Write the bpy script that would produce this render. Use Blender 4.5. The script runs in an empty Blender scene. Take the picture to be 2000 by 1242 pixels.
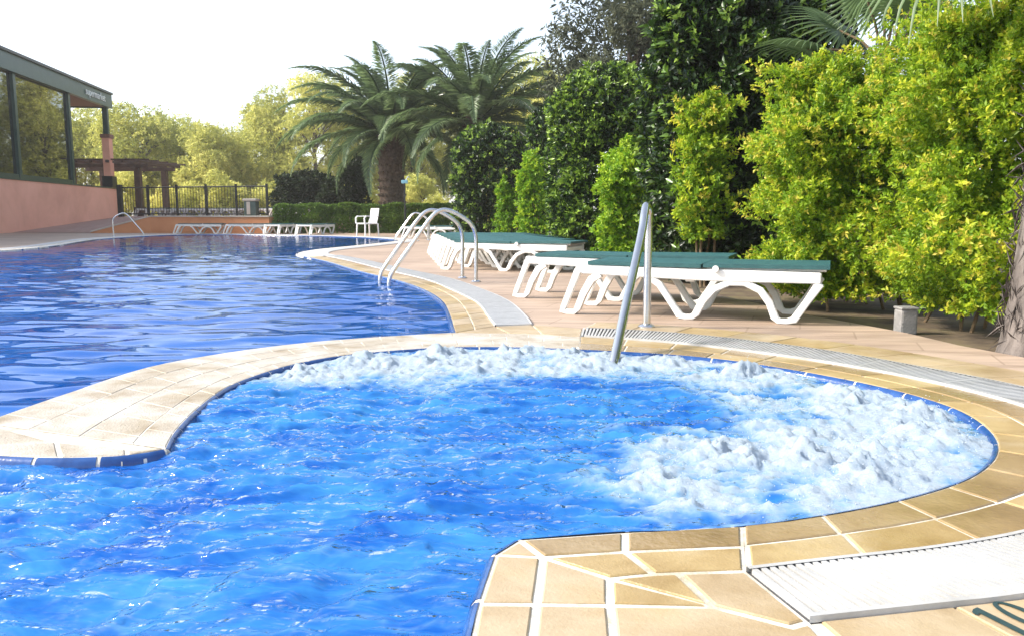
import bpy, bmesh, math, random
import numpy as np
from mathutils import Vector, Matrix
from mathutils.geometry import tessellate_polygon

R = math.radians
rng = np.random.default_rng(7)
random.seed(7)
scene = bpy.context.scene
col = scene.collection

# ------------------------------------------------------------------ camera
cam_d = bpy.data.cameras.new('camera'); cam = bpy.data.objects.new('camera', cam_d); col.objects.link(cam)
cam_d.sensor_width = 36.0; cam_d.lens = 36.0 * 1560 / 2000
cam_d.clip_start = 0.05; cam_d.clip_end = 3000
cam.location = (0, 0, 0.71); cam.rotation_euler = (R(90) - math.atan2(201, 1560), 0, 0)
scene.camera = cam

# ------------------------------------------------------------------ sky, sun, exposure
SUN_EL, SUN_AZ = R(37), R(-94)          # azimuth clockwise from +Y: to the left of the camera
w = bpy.data.worlds.new('World'); scene.world = w; w.use_nodes = True
nt = w.node_tree; bg = nt.nodes['Background']
sky = nt.nodes.new('ShaderNodeTexSky'); sky.sky_type = 'NISHITA'; sky.sun_disc = False
sky.sun_elevation = SUN_EL; sky.sun_rotation = SUN_AZ
sky.air_density = 1.0; sky.dust_density = 1.5; sky.ozone_density = 1.0
hs = nt.nodes.new('ShaderNodeHueSaturation'); hs.inputs['Saturation'].default_value = .62   # thin high haze
nt.links.new(sky.outputs[0], hs.inputs['Color']); nt.links.new(hs.outputs[0], bg.inputs[0]); bg.inputs[1].default_value = 0.15
sd = bpy.data.lights.new('sun', 'SUN'); so = bpy.data.objects.new('sun', sd); col.objects.link(so)
sd.energy = 2.8; sd.angle = R(10); sd.color = (1.0, 0.93, 0.82)
sv = Vector((math.sin(SUN_AZ) * math.cos(SUN_EL), math.cos(SUN_AZ) * math.cos(SUN_EL), math.sin(SUN_EL)))
so.rotation_euler = sv.to_track_quat('Z', 'Y').to_euler()
scene.view_settings.view_transform = 'Standard'; scene.view_settings.look = 'None'
scene.view_settings.gamma = 1.0; scene.view_settings.exposure = 1.32
cy = scene.cycles
cy.use_denoising = True; cy.max_bounces = 8; cy.diffuse_bounces = 3; cy.glossy_bounces = 4
cy.transparent_max_bounces = 12; cy.transmission_bounces = 6
cy.caustics_reflective = False; cy.caustics_refractive = False; cy.sample_clamp_indirect = 6.0

# ------------------------------------------------------------------ materials
def newmat(name):
    m = bpy.data.materials.new(name); m.use_nodes = True
    return m, m.node_tree, m.node_tree.nodes['Principled BSDF']
def N(nt, t, **kw):
    n = nt.nodes.new('ShaderNode' + t)
    for k, v in kw.items(): setattr(n, k, v)
    return n
def ramp(nt, stops):
    n = nt.nodes.new('ShaderNodeValToRGB'); e = n.color_ramp.elements
    while len(e) < len(stops): e.new(0.5)
    for el, (p, c) in zip(e, stops): el.position = p; el.color = (*c, 1)
    return n
def noisemat(name, c1, c2, scale=5, rough=0.6, bump=0.2, bscale=60, metallic=0.0, spec=0.5, stretch=(1, 1, 1), c3=None, rough2=None, lo=.35, hi=.65, stain=None):
    m, t, p = newmat(name); L = t.links.new
    tc = N(t, 'TexCoord'); mp = N(t, 'Mapping'); mp.inputs['Scale'].default_value = stretch
    geo = N(t, 'NewGeometry')
    L(geo.outputs['Position'], mp.inputs['Vector'])
    n1 = N(t, 'TexNoise'); n1.inputs['Scale'].default_value = scale; n1.inputs['Detail'].default_value = 6; n1.inputs['Roughness'].default_value = .6
    L(mp.outputs[0], n1.inputs['Vector'])
    st = [(lo, c1), (hi, c2)] if c3 is None else [(lo, c1), ((lo + hi) / 2, c2), (hi, c3)]
    r = ramp(t, st); L(n1.outputs[0], r.inputs[0]); L(r.outputs[0], p.inputs['Base Color'])
    if stain:
        ns = N(t, 'TexNoise'); ns.inputs['Scale'].default_value = stain[0]; ns.inputs['Detail'].default_value = 8; ns.inputs['Roughness'].default_value = .65; ns.inputs['Distortion'].default_value = .6; L(geo.outputs['Position'], ns.inputs['Vector'])
        rs = ramp(t, [(.36, stain[1]), (.56, (1, 1, 1))]); L(ns.outputs[0], rs.inputs[0])
        ml = N(t, 'MixRGB', blend_type='MULTIPLY'); ml.inputs[0].default_value = 1; L(r.outputs[0], ml.inputs[1]); L(rs.outputs[0], ml.inputs[2]); L(ml.outputs[0], p.inputs['Base Color'])
    p.inputs['Roughness'].default_value = rough; p.inputs['Metallic'].default_value = metallic
    p.inputs['Specular IOR Level'].default_value = spec
    if rough2 is not None:
        mr = N(t, 'MapRange'); mr.inputs['From Min'].default_value = .4; mr.inputs['From Max'].default_value = .6
        mr.inputs['To Min'].default_value = rough; mr.inputs['To Max'].default_value = rough2
        n3 = N(t, 'TexNoise'); n3.inputs['Scale'].default_value = scale * .6; n3.inputs['Detail'].default_value = 4
        L(geo.outputs['Position'], n3.inputs['Vector']); L(n3.outputs[0], mr.inputs[0]); L(mr.outputs[0], p.inputs['Roughness'])
    if bump:
        n2 = N(t, 'TexNoise'); n2.inputs['Scale'].default_value = bscale; n2.inputs['Detail'].default_value = 5
        L(mp.outputs[0], n2.inputs['Vector'])
        b = N(t, 'Bump'); b.inputs['Strength'].default_value = bump; b.inputs['Distance'].default_value = .01
        L(n2.outputs[0], b.inputs['Height']); L(b.outputs[0], p.inputs['Normal'])
    return m
def leafmat(name, stops, trans=.3, rough=.42, spec=.35):
    m, t, p = newmat(name); L = t.links.new
    a = N(t, 'Attribute', attribute_name='tint'); r = ramp(t, stops)
    L(a.outputs['Fac'], r.inputs[0]); L(r.outputs[0], p.inputs['Base Color'])
    p.inputs['Roughness'].default_value = rough; p.inputs['Specular IOR Level'].default_value = spec
    tr = N(t, 'BsdfTranslucent'); L(r.outputs[0], tr.inputs[0])
    mx = N(t, 'MixShader'); mx.inputs[0].default_value = trans
    L(p.outputs[0], mx.inputs[1]); L(tr.outputs[0], mx.inputs[2]); L(mx.outputs[0], t.nodes['Material Output'].inputs[0])
    return m

M = {}
M['steel'] = noisemat('brushed_steel', (.62, .62, .62), (.72, .72, .72), 8, .22, .05, 200, metallic=1.0)
M['white_plastic'] = noisemat('white_plastic', (.80, .79, .75), (.86, .85, .82), 6, .38, .08, 90)
M['teal'] = noisemat('teal_sling', (.016, .085, .092), (.028, .118, .122), 14, .6, .4, 400)
M['grout'] = noisemat('white_grout', (.58, .53, .44), (.76, .73, .67), 18, .75, .3, 120, stain=(5, (.72, .66, .55)))
M['sand'] = noisemat('sand_tile', (.34, .235, .10), (.44, .325, .155), 3.2, .50, .16, 160, c3=(.46, .37, .235), stain=(2.3, (.72, .66, .55)), rough2=.28, lo=.3, hi=.72)
M['sand2'] = noisemat('pale_sand_tile', (.38, .285, .165), (.47, .37, .24), 4.1, .52, .16, 150, c3=(.44, .325, .175), stain=(2.0, (.76, .70, .60)), rough2=.3, lo=.3, hi=.7)
M['wetsand'] = noisemat('wet_sand_tile', (.20, .135, .06), (.30, .21, .10), 3.6, .10, .22, 70, c3=(.36, .27, .15), rough2=.32, lo=.3, hi=.7)
M['finger'] = noisemat('weathered_pale_tile', (.37, .31, .235), (.47, .43, .37), 6, .6, .45, 150, c3=(.53, .495, .44), stain=(3.0, (.74, .67, .55)), lo=.28, hi=.62)
M['grate'] = noisemat('white_grate', (.52, .52, .52), (.60, .60, .605), 20, .35, .05, 90)
M['grate_worn'] = noisemat('worn_white_grate', (.43, .43, .425), (.50, .50, .495), 9, .45, .05, 90, stain=(4, (.84, .82, .78)))
M['channel'] = noisemat('grey_channel', (.05, .05, .052), (.09, .09, .092), 9, .6, .1, 60)
M['blue_tile'] = noisemat('blue_edge_tile', (.010, .045, .17), (.022, .085, .27), 14, .16, .12, 40)
M['navy'] = noisemat('navy_lettering', (.016, .045, .045), (.03, .06, .06), 40, .5, .1, 80)
M['basin'] = noisemat('blue_basin_tile', (.018, .17, .58), (.035, .25, .72), 2.0, .4, .1, 40)
M['pink'] = noisemat('salmon_render', (.76, .37, .26), (.84, .43, .31), .9, .85, .25, 40, lo=.3, hi=.7, stain=(.35, (.86, .83, .81)))
M['orange'] = noisemat('orange_render', (.60, .25, .11), (.68, .31, .15), 1.2, .85, .25, 40)
M['ramp'] = noisemat('ramp_paving', (.33, .20, .16), (.40, .26, .21), 2, .8, .2, 30)
M['curb'] = noisemat('pale_curb', (.50, .44, .37), (.60, .54, .46), 4, .8, .2, 40)
M['dkgreen'] = noisemat('dark_green_metal', (.018, .048, .040), (.030, .066, .055), 3, .35, .05, 60)
M['soffit'] = noisemat('brown_soffit', (.16, .075, .05), (.22, .10, .07), 5, .7, .15, 30, stretch=(1, 8, 1))
M['darkwood'] = noisemat('dark_wood', (.045, .022, .015), (.085, .042, .028), 6, .6, .3, 40)
M['blackmetal'] = noisemat('black_metal', (.012, .013, .013), (.02, .021, .02), 10, .4, .05, 60)
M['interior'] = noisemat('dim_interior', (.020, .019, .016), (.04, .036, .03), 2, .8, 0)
M['lettering'] = noisemat('pale_lettering', (.72, .76, .74), (.8, .82, .8), 10, .5, 0)
M['bin'] = noisemat('green_grey_bin', (.05, .085, .075), (.08, .12, .10), 6, .45, .1, 40)
M['concrete'] = noisemat('grey_concrete', (.18, .175, .17), (.28, .27, .26), 14, .85, .5, 90)
M['bark'] = noisemat('grey_bark', (.07, .055, .045), (.15, .12, .10), 9, .9, .8, 50, stretch=(1, 1, .3))
M['stem'] = noisemat('brown_stem', (.09, .06, .03), (.19, .13, .07), 20, .8, .5, 90)
M['boot'] = noisemat('palm_boot', (.045, .026, .018), (.15, .10, .065), 12, .85, .5, 60)
M['boottip'] = noisemat('palm_boot_cut', (.09, .062, .04), (.19, .135, .09), 14, .9, .5, 60)
M['fanbark'] = noisemat('fan_palm_bark', (.085, .070, .062), (.20, .172, .155), 14, .9, .9, 70, stretch=(1, 1, .35))
M['shower'] = noisemat('shower_blue', (.20, .45, .55), (.28, .55, .62), 10, .4, 0)
FOL = {
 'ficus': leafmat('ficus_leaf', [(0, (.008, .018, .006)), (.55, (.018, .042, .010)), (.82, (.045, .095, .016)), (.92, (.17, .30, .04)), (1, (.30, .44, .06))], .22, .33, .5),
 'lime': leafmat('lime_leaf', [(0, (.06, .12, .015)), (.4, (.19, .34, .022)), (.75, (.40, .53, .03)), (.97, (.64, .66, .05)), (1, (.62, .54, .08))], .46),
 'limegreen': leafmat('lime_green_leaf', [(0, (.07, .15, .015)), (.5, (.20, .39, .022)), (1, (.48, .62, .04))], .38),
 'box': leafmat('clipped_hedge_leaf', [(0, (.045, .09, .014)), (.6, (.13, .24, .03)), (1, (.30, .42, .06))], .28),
 'pine': leafmat('sunlit_pine_needle', [(0, (.27, .30, .08)), (.5, (.56, .57, .15)), (1, (.82, .78, .26))], .5, .6, .2),
 'darkpine': leafmat('dark_pine_needle', [(0, (.045, .055, .033)), (.6, (.11, .125, .075)), (1, (.20, .21, .12))], .25, .6, .2),
 'palm': leafmat('date_palm_leaflet', [(0, (.08, .135, .055)), (.6, (.20, .29, .12)), (1, (.38, .47, .23))], .36, .34, .6),
 'fan': leafmat('fan_palm_segment', [(0, (.05, .09, .03)), (.6, (.13, .20, .075)), (1, (.30, .34, .15))], .35, .4, .4),
 'dark': leafmat('dark_shrub_leaf', [(0, (.012, .020, .008)), (.7, (.030, .050, .018)), (1, (.07, .11, .035))], .2, .5, .3),
 'olive': leafmat('grey_green_leaf', [(0, (.06, .075, .05)), (1, (.16, .18, .12))], .25, .5, .3),
}

# ------------------------------------------------------------------ helpers
def tag(o, label=None, cat=None, group=None, kind=None):
    if label: o['label'] = label
    if cat: o['category'] = cat
    if group: o['group'] = group
    if kind: o['kind'] = kind
    return o
def empty(name, loc=(0, 0, 0), rz=0.0):
    o = bpy.data.objects.new(name, None); col.objects.link(o); o.location = loc; o.rotation_euler = (0, 0, rz)
    o.empty_display_size = .1
    return o
def link(name, me, parent=None, loc=None, rz=None):
    o = bpy.data.objects.new(name, me); col.objects.link(o)
    if parent is not None: o.parent = parent
    if loc is not None: o.location = loc
    if rz is not None: o.rotation_euler = (0, 0, rz)
    return o
def copy_tree(o, parent=None):
    c = o.copy(); col.objects.link(c); c.parent = parent
    for ch in o.children: copy_tree(ch, c)
    return c
class MB:
    def __init__(s): s.v = []; s.f = []
    def add(s, vs, fs):
        k = len(s.v); s.v += [tuple(v) for v in vs]; s.f += [tuple(i + k for i in f) for f in fs]; return s
    def box(s, x0, x1, y0, y1, z0, z1, b=0.0):
        if b <= 0:
            s.add([(x0,y0,z0),(x1,y0,z0),(x1,y1,z0),(x0,y1,z0),(x0,y0,z1),(x1,y0,z1),(x1,y1,z1),(x0,y1,z1)],
                  [(0,3,2,1),(4,5,6,7),(0,1,5,4),(1,2,6,5),(2,3,7,6),(3,0,4,7)])
        else:
            bm = bmesh.new(); bmesh.ops.create_cube(bm, size=1)
            for v in bm.verts: v.co = Vector(((x0+x1)/2+v.co.x*(x1-x0), (y0+y1)/2+v.co.y*(y1-y0), (z0+z1)/2+v.co.z*(z1-z0)))
            bmesh.ops.bevel(bm, geom=bm.edges[:], offset=b, segments=2, affect='EDGES', profile=.6)
            bm.verts.index_update(); s.add([v.co for v in bm.verts], [[v.index for v in f.verts] for f in bm.faces]); bm.free()
        return s
    def prism(s, poly, z0, z1):            # polygon in XY
        n = len(poly)
        tri = tessellate_polygon([[Vector((p[0], p[1], 0)) for p in poly]])
        vs = [(p[0], p[1], z0) for p in poly] + [(p[0], p[1], z1) for p in poly]
        fs = [(a+n, b+n, c+n) for a, b, c in tri] + [(c, b, a) for a, b, c in tri]
        fs += [(i, (i+1) % n, (i+1) % n + n, i+n) for i in range(n)]
        return s.add(vs, fs)
    def tube(s, path, r, seg=10, caps=True):
        P = [Vector(p) for p in path]; rr = r if isinstance(r, (list, tuple)) else [r] * len(P)
        ref = None; vs = []
        for i, p in enumerate(P):
            d = (P[min(i+1, len(P)-1)] - P[max(i-1, 0)]).normalized()
            if ref is None: ref = d.orthogonal().normalized()
            ref = (ref - d * ref.dot(d)).normalized(); b = d.cross(ref)
            for k in range(seg):
                a = 2 * math.pi * k / seg; vs.append(p + (ref * math.cos(a) + b * math.sin(a)) * rr[i])
        fs = [(i*seg+k, i*seg+(k+1) % seg, (i+1)*seg+(k+1) % seg, (i+1)*seg+k) for i in range(len(P)-1) for k in range(seg)]
        if caps: fs += [tuple(range(seg))[::-1], tuple(range((len(P)-1)*seg, len(P)*seg))]
        return s.add(vs, fs)
    def mesh(s, name, mat, smooth=False):
        me = bpy.data.meshes.new(name); me.from_pydata(s.v, [], s.f); me.materials.append(mat)
        bm = bmesh.new(); bm.from_mesh(me); bmesh.ops.recalc_face_normals(bm, faces=bm.faces); bm.to_mesh(me); bm.free()
        if smooth:
            me.polygons.foreach_set('use_smooth', [True] * len(me.polygons))
            try: me.set_sharp_from_angle(angle=R(45))
            except Exception: pass
        return me
    def build(s, name, mat, parent=None, smooth=False, loc=None, rz=None):
        return link(name, s.mesh(name, mat, smooth), parent, loc, rz)
def sheet(name, outer, holes, z, mat, skirt=0.0):
    loops = [outer] + holes
    tri = tessellate_polygon([[Vector((p[0], p[1], 0)) for p in l] for l in loops])
    pts = [p for l in loops for p in l]; mb = MB()
    fs = []
    for a, b, c in tri:
        A, B, C = pts[a], pts[b], pts[c]
        fs.append((a, b, c) if (B[0]-A[0])*(C[1]-A[1])-(B[1]-A[1])*(C[0]-A[0]) > 0 else (c, b, a))
    mb.add([(p[0], p[1], z) for p in pts], fs)
    if skirt:
        k = 0
        for l in loops:
            n = len(l); vs = [(p[0], p[1], z) for p in l] + [(p[0], p[1], z-skirt) for p in l]
            mb.add(vs, [(i, (i+1) % n, (i+1) % n + n, i+n) for i in range(n)]); k += n
    me = bpy.data.meshes.new(name); me.from_pydata(mb.v, [], mb.f); me.materials.append(mat)
    return link(name, me)
def crom(pts, step):                        # Catmull-Rom through pts, sampled evenly
    P = [np.array(p, float) for p in pts]; P = [2*P[0]-P[1]] + P + [2*P[-1]-P[-2]]; out = []
    for i in range(1, len(P)-2):
        for t in np.linspace(0, 1, 16, endpoint=False):
            a, b, c, d = P[i-1], P[i], P[i+1], P[i+2]
            out.append(.5*((2*b)+(-a+c)*t+(2*a-5*b+4*c-d)*t*t+(-a+3*b-3*c+d)*t**3))
    out.append(P[-2]); return resample(np.array(out), step=step)
def resample(Q, step=None, n=None):
    Q = np.asarray(Q, float); d = np.r_[0, np.cumsum(np.linalg.norm(np.diff(Q, axis=0), axis=1))]
    if n is None: n = max(2, int(round(d[-1] / step)) + 1)
    s = np.linspace(0, d[-1], n)
    return np.stack([np.interp(s, d, Q[:, k]) for k in range(Q.shape[1])], 1)
def offset(Q, dist):                        # to the right of travel
    Q = np.asarray(Q); T = np.gradient(Q, axis=0); T /= np.linalg.norm(T, axis=1)[:, None] + 1e-9
    return Q + np.stack([T[:, 1], -T[:, 0]], 1) * dist
# lattice gradient noise
_perm = np.random.default_rng(3).permutation(256); _perm = np.r_[_perm, _perm, _perm]
def pn(x, y, z=None):
    x = np.asarray(x, float); y = np.asarray(y, float); z = np.zeros_like(x) if z is None else np.asarray(z, float)
    xi, yi, zi = np.floor(x).astype(int), np.floor(y).astype(int), np.floor(z).astype(int)
    xf, yf, zf = x-xi, y-yi, z-zi; f = lambda t: t*t*t*(t*(t*6-15)+10); u, v, ww = f(xf), f(yf), f(zf)
    xi &= 255; yi &= 255; zi &= 255
    def g(dx, dy, dz):
        h = _perm[_perm[_perm[xi+dx]+yi+dy]+zi+dz] & 15
        a, b, c = xf-dx, yf-dy, zf-dz
        p = np.where(h < 8, a, b); q = np.where(h < 4, b, np.where((h == 12) | (h == 14), a, c))
        return np.where(h & 1, -p, p) + np.where(h & 2, -q, q)
    l = lambda a, b, t: a + t*(b-a)
    return l(l(l(g(0,0,0), g(1,0,0), u), l(g(0,1,0), g(1,1,0), u), v), l(l(g(0,0,1), g(1,0,1), u), l(g(0,1,1), g(1,1,1), u), v), ww)
def fbm(x, y, z=None, o=4, gain=.5):
    s = 0; a = 1; k = 1
    for i in range(o): s = s + a*pn(np.asarray(x)*k+i*17.3, np.asarray(y)*k+i*9.1, None if z is None else np.asarray(z)*k); a *= gain; k *= 2.03
    return s
def fast_mesh(name, V, F, mat, attrs=None, smooth=False):
    V = np.ascontiguousarray(V, dtype=np.float32); F = np.ascontiguousarray(F, dtype=np.int32)
    me = bpy.data.meshes.new(name); k = F.shape[1]
    me.vertices.add(len(V)); me.vertices.foreach_set('co', V.ravel())
    me.loops.add(F.size); me.loops.foreach_set('vertex_index', F.ravel())
    me.polygons.add(len(F)); me.polygons.foreach_set('loop_start', np.arange(0, F.size, k, dtype=np.int32))
    if smooth: me.polygons.foreach_set('use_smooth', np.ones(len(F), dtype=bool))
    me.update(calc_edges=True)
    for an, av in (attrs or {}).items():
        a = me.attributes.new(an, 'FLOAT', 'POINT'); a.data.foreach_set('value', np.ascontiguousarray(av, dtype=np.float32))
    me.materials.append(mat); return me
def unit(a): return a / (np.linalg.norm(a, axis=1)[:, None] + 1e-9)
def leaves(name, P, D, Nn, L, W, tint, mat, fold=.25, curl=.15):
    n = len(P); D = unit(D); S = unit(np.cross(D, Nn)); Nn = np.cross(S, D)
    L = np.broadcast_to(L, n)[:, None]; W = np.broadcast_to(W, n)[:, None]
    l = P + D*L*.45 + S*W*.5 + Nn*W*fold; r = P + D*L*.45 - S*W*.5 + Nn*W*fold; t = P + D*L - Nn*L*curl
    V = np.stack([P, l, t, r], 1).reshape(-1, 3); b = np.arange(n)[:, None]*4
    F = np.concatenate([b+np.array([[0, 2, 1]]), b+np.array([[0, 3, 2]])], 0)
    return fast_mesh(name, V, F, mat, {'tint': np.repeat(np.clip(tint, 0, 1), 4)})

# ------------------------------------------------------------------ pool outline (world metres, deck top at z = 0)
s1 = resample([(-.10, -2.0), (-.09, .6), (-.076, 1.174), (-.062, 1.377), (-.036, 1.589)], .06)
s2 = resample([(-.036, 1.589), (.016, 1.668)], .05)
s3 = crom([(.016,1.668),(.23,1.71),(.40,1.72),(.59,1.76),(.86,1.86),(1.09,1.98),(1.27,2.11),(1.44,2.3),(1.56,2.53),(1.62,2.8),(1.59,3.04),(1.5,3.27),(1.36,3.5),(1.2,3.7),(1.08,3.83),(.86,3.98),(.56,4.10),(.14,4.21),(-.21,4.24),(-.5,4.18),(-.85,3.98),(-1.04,3.73),(-1.13,3.48),(-1.17,3.27),(-1.17,3.04),(-1.14,2.76),(-1.1,2.53),(-1.05,2.35)], .06)
s4 = crom([(-1.05,2.35),(-1.135,2.285),(-1.32,2.26),(-1.51,2.28),(-1.75,2.33)], .06)
s5 = crom([(-1.75,2.33),(-1.84,2.45),(-1.81,2.62),(-1.79,2.87),(-1.76,3.17),(-1.70,3.64),(-1.53,3.97),(-1.24,4.30),(-.88,4.54),(-.6,4.66),(-.34,4.76)], .06)
s6 = crom([(-.34,4.76),(-.38,5.1),(-.43,5.54),(-.57,6.53),(-.82,7.52),(-1.21,8.57),(-1.95,10.14),(-2.8,12.15),(-3.45,13.47),(-3.87,14.4),(-4.05,15.5),(-3.98,16.71),(-3.6,18.6),(-3.3,20.4),(-3.12,22),(-3.5,23.3),(-4.66,25.2),(-6.39,26.9),(-8.47,28.2),(-10.5,29),(-11.8,28.6),(-12.3,26.72),(-12.2,23.87),(-11.7,22.0),(-10.7,18.9),(-10.2,16.8),(-10.4,15),(-11.5,12),(-13,7),(-13.4,-2)], .14)
edge = np.concatenate([s1[:-1], s2[:-1], s3[:-1], s4[:-1], s5[:-1], s6])
POOL = [tuple(p) for p in edge]
DECK = [(3.3,-3),(3.0,3.0),(2.70,3.75),(2.58,3.96),(2.46,4.34),(2.40,4.8),(2.26,5.27),(2.14,5.62),(1.75,7.6),(1.1,11),(.1,15.5),(-.9,20),(-1.9,24.6),(-2.5,30.7),(-9.3,30.9),(-16.3,31.6),(-20.2,32.4),(-19.9,30.0),(-15.4,-3)]

# deck: worn brown stamped paving with long brush streaks and thin joints
m, t, p = newmat('brown_deck'); L = t.links.new
geo = N(t, 'NewGeometry'); mp = N(t, 'Mapping'); mp.inputs['Rotation'].default_value = (0, 0, R(20)); L(geo.outputs['Position'], mp.inputs[0])
br = N(t, 'TexBrick'); br.inputs['Scale'].default_value = 1.0; br.inputs['Brick Width'].default_value = .62; br.inputs['Row Height'].default_value = .31
br.inputs['Mortar Size'].default_value = .006; br.inputs['Color1'].default_value = (.37, .275, .21, 1); br.inputs['Color2'].default_value = (.41, .31, .24, 1); br.inputs['Mortar'].default_value = (.30, .22, .165, 1)
L(mp.outputs[0], br.inputs['Vector'])
ms = N(t, 'Mapping'); ms.inputs['Scale'].default_value = (.7, 5, 1); ms.inputs['Rotation'].default_value = (0, 0, R(20)); L(geo.outputs['Position'], ms.inputs[0])
n1 = N(t, 'TexNoise'); n1.inputs['Scale'].default_value = 2.2; n1.inputs['Detail'].default_value = 7; L(ms.outputs[0], n1.inputs['Vector'])
rr = ramp(t, [(.3, (.74, .72, .70)), (.5, (1, 1, 1)), (.72, (1.25, 1.24, 1.22))]); L(n1.outputs[0], rr.inputs[0])
mx = N(t, 'MixRGB', blend_type='MULTIPLY'); mx.inputs[0].default_value = 1; L(br.outputs[0], mx.inputs[1]); L(rr.outputs[0], mx.inputs[2])
n4 = N(t, 'TexNoise'); n4.inputs['Scale'].default_value = .6; n4.inputs['Detail'].default_value = 5; L(geo.outputs['Position'], n4.inputs['Vector'])
rq = ramp(t, [(.35, (.86, .84, .82)), (.65, (1.12, 1.12, 1.10))]); L(n4.outputs[0], rq.inputs[0])
mx2 = N(t, 'MixRGB', blend_type='MULTIPLY'); mx2.inputs[0].default_value = 1; L(mx.outputs[0], mx2.inputs[1]); L(rq.outputs[0], mx2.inputs[2])
L(mx2.outputs[0], p.inputs['Base Color']); p.inputs['Roughness'].default_value = .62
bb = N(t, 'Bump'); bb.inputs['Strength'].default_value = .35; bb.inputs['Distance'].default_value = .006; L(n1.outputs[0], bb.inputs['Height']); L(bb.outputs[0], p.inputs['Normal'])
M['deck'] = m
tag(sheet('deck', DECK, [POOL], 0.0, M['deck'], skirt=.10), kind='structure')
M['soil'] = noisemat('soil_and_dry_grass', (.055, .036, .022), (.12, .085, .05), 3.0, .95, .9, 25, c3=(.16, .13, .06))
tag(sheet('ground', [(-900, -60), (900, -60), (900, 1500), (-900, 1500)], [DECK], -.03, M['soil']), kind='structure')
# pool basin: walls and floor
mb = MB(); n = len(POOL)
mb.add([(x, y, -.02) for x, y in POOL] + [(x, y, -1.25) for x, y in POOL], [(i, (i+1) % n, (i+1) % n + n, i+n) for i in range(n)])
tri = tessellate_polygon([[Vector((x, y, 0)) for x, y in POOL]]); mb.add([(x, y, -1.25) for x, y in POOL], tri)
tag(mb.build('pool_basin', M['basin']), kind='structure')

# ------------------------------------------------------------------ coping, grates, edge tiles
coping = empty('pool_coping'); tag(coping, kind='structure')
def tile(poly, z0=.001, z1=.010, inset=.006, mat='sand', parent=coping, name='coping_tile', bev=.003):
    P = np.array(poly, float)
    A = .5*np.sum(P[:,0]*np.roll(P[:,1],-1)-np.roll(P[:,0],-1)*P[:,1])
    if A < 0: P = P[::-1]
    def inn(P, d):
        e = np.roll(P, -1, 0) - P; e /= np.linalg.norm(e, axis=1)[:, None] + 1e-9
        nn = np.stack([-e[:,1], e[:,0]], 1); pv = np.roll(nn, 1, 0); b = nn + pv
        return P + b * (d / np.maximum(.35, (b*nn).sum(1)))[:, None]
    a = inn(P, inset); b = inn(P, inset+bev); n = len(P)
    vs = [(x, y, z0) for x, y in a] + [(x, y, z1-bev*.8) for x, y in a] + [(x, y, z1) for x, y in b]
    fs = [(i, (i+1) % n, (i+1) % n+n, i+n) for i in range(n)] + [(i+n, (i+1) % n+n, (i+1) % n+2*n, i+2*n) for i in range(n)]
    if n == 4: fs.append((2*n, 2*n+1, 2*n+2, 2*n+3))
    else: fs += [tuple(2*n+k for k in q) for q in tessellate_polygon([[Vector((x, y, 0)) for x, y in b]])]
    me = bpy.data.meshes.new(name); me.from_pydata(vs, [], fs); me.materials.append(M[mat])
    return link(name, me, parent)
def strip_base(A, B, z, mat='grout', name='grout_bed', parent=coping, n=120):
    A = resample(A, n=n); B = resample(B, n=n)
    mb = MB(); mb.add([(x, y, z) for x, y in A] + [(x, y, z) for x, y in B], [(i, i+1, i+1+n, i+n) for i in range(n-1)])
    return mb.build(name, M[mat], parent)
def strip_tiles(A, B, rows, length, mats, jitter=0.0, sub=3, inset=.005, n=None, name='coping_tile'):
    A = resample(A, n=600); B = resample(B, n=600)
    tot = np.linalg.norm(np.diff((A+B)/2, axis=0), axis=1).sum(); n = n or max(1, int(round(tot/length)))
    for ri, (f0, f1) in enumerate(rows):
        sh = (ri % 2) * .5
        cuts = sorted({0.0, 1.0} | {min(1, max(0, (i+sh+random.uniform(-jitter, jitter))/n)) for i in range(n+1)})
        for u0, u1 in zip(cuts[:-1], cuts[1:]):
            if u1-u0 < .25/n: continue
            us = np.linspace(u0, u1, sub)*599; ii = np.clip(us.round().astype(int), 0, 599)
            lo = A[ii]*(1-f0)+B[ii]*f0; hi = A[ii]*(1-f1)+B[ii]*f1
            tile(np.r_[lo, hi[::-1]], mat=random.choice(mats), inset=inset, z1=.010+random.uniform(-.0007, .0007), name=name)
# foreground corner, tile by tile
pt = dict(c0=(.016,1.668),e1=(-.036,1.589),e2=(-.062,1.377),e3=(-.086,.95),a1=(.064,1.577),a2=(.045,1.375),a3=(.006,.95),b1=(.19,1.479),b2=(.178,1.371),b3=(.148,.95),d1=(.28,1.499),d2=(.328,1.503),d3=(.466,1.512),C2=(.238,1.604),C3=(.496,1.63),g2=(.362,1.367),B1=(.48,1.295),Bx=(.518,1.312),E1=(.253,1.709),E3=(.528,1.748),b4=(.56,.95))
G = lambda s: [pt[k] for k in s.split()]
mb = MB(); reg = G('e3 e2 e1 c0 E1 E3 C3 d3 Bx b4'); tri = tessellate_polygon([[Vector((*q, 0)) for q in reg]])
mb.add([(x, y, .0062) for x, y in reg], tri); mb.build('grout_bed', M['grout'], coping)
for s, mm in [('c0 e1 a1','sand2'),('e1 e2 a2 a1','sand2'),('e2 e3 a3 a2','sand2'),('a1 a2 b2 b1','sand2'),('a2 a3 b3 b2','sand2'),('c0 a1 C2 E1','wetsand'),('E1 C2 C3 E3','wetsand'),
           ('a1 b1 d1 C2','sand'),('C2 d1 d2 d3 C3','sand'),('b1 g2 d2 d1','sand'),('b1 b2 g2','sand'),('d2 g2 B1 Bx d3','sand2'),('b2 b3 b4 Bx B1 g2','sand2')]:
    tile(G(s), mat=mm, inset=.0085)
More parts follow.
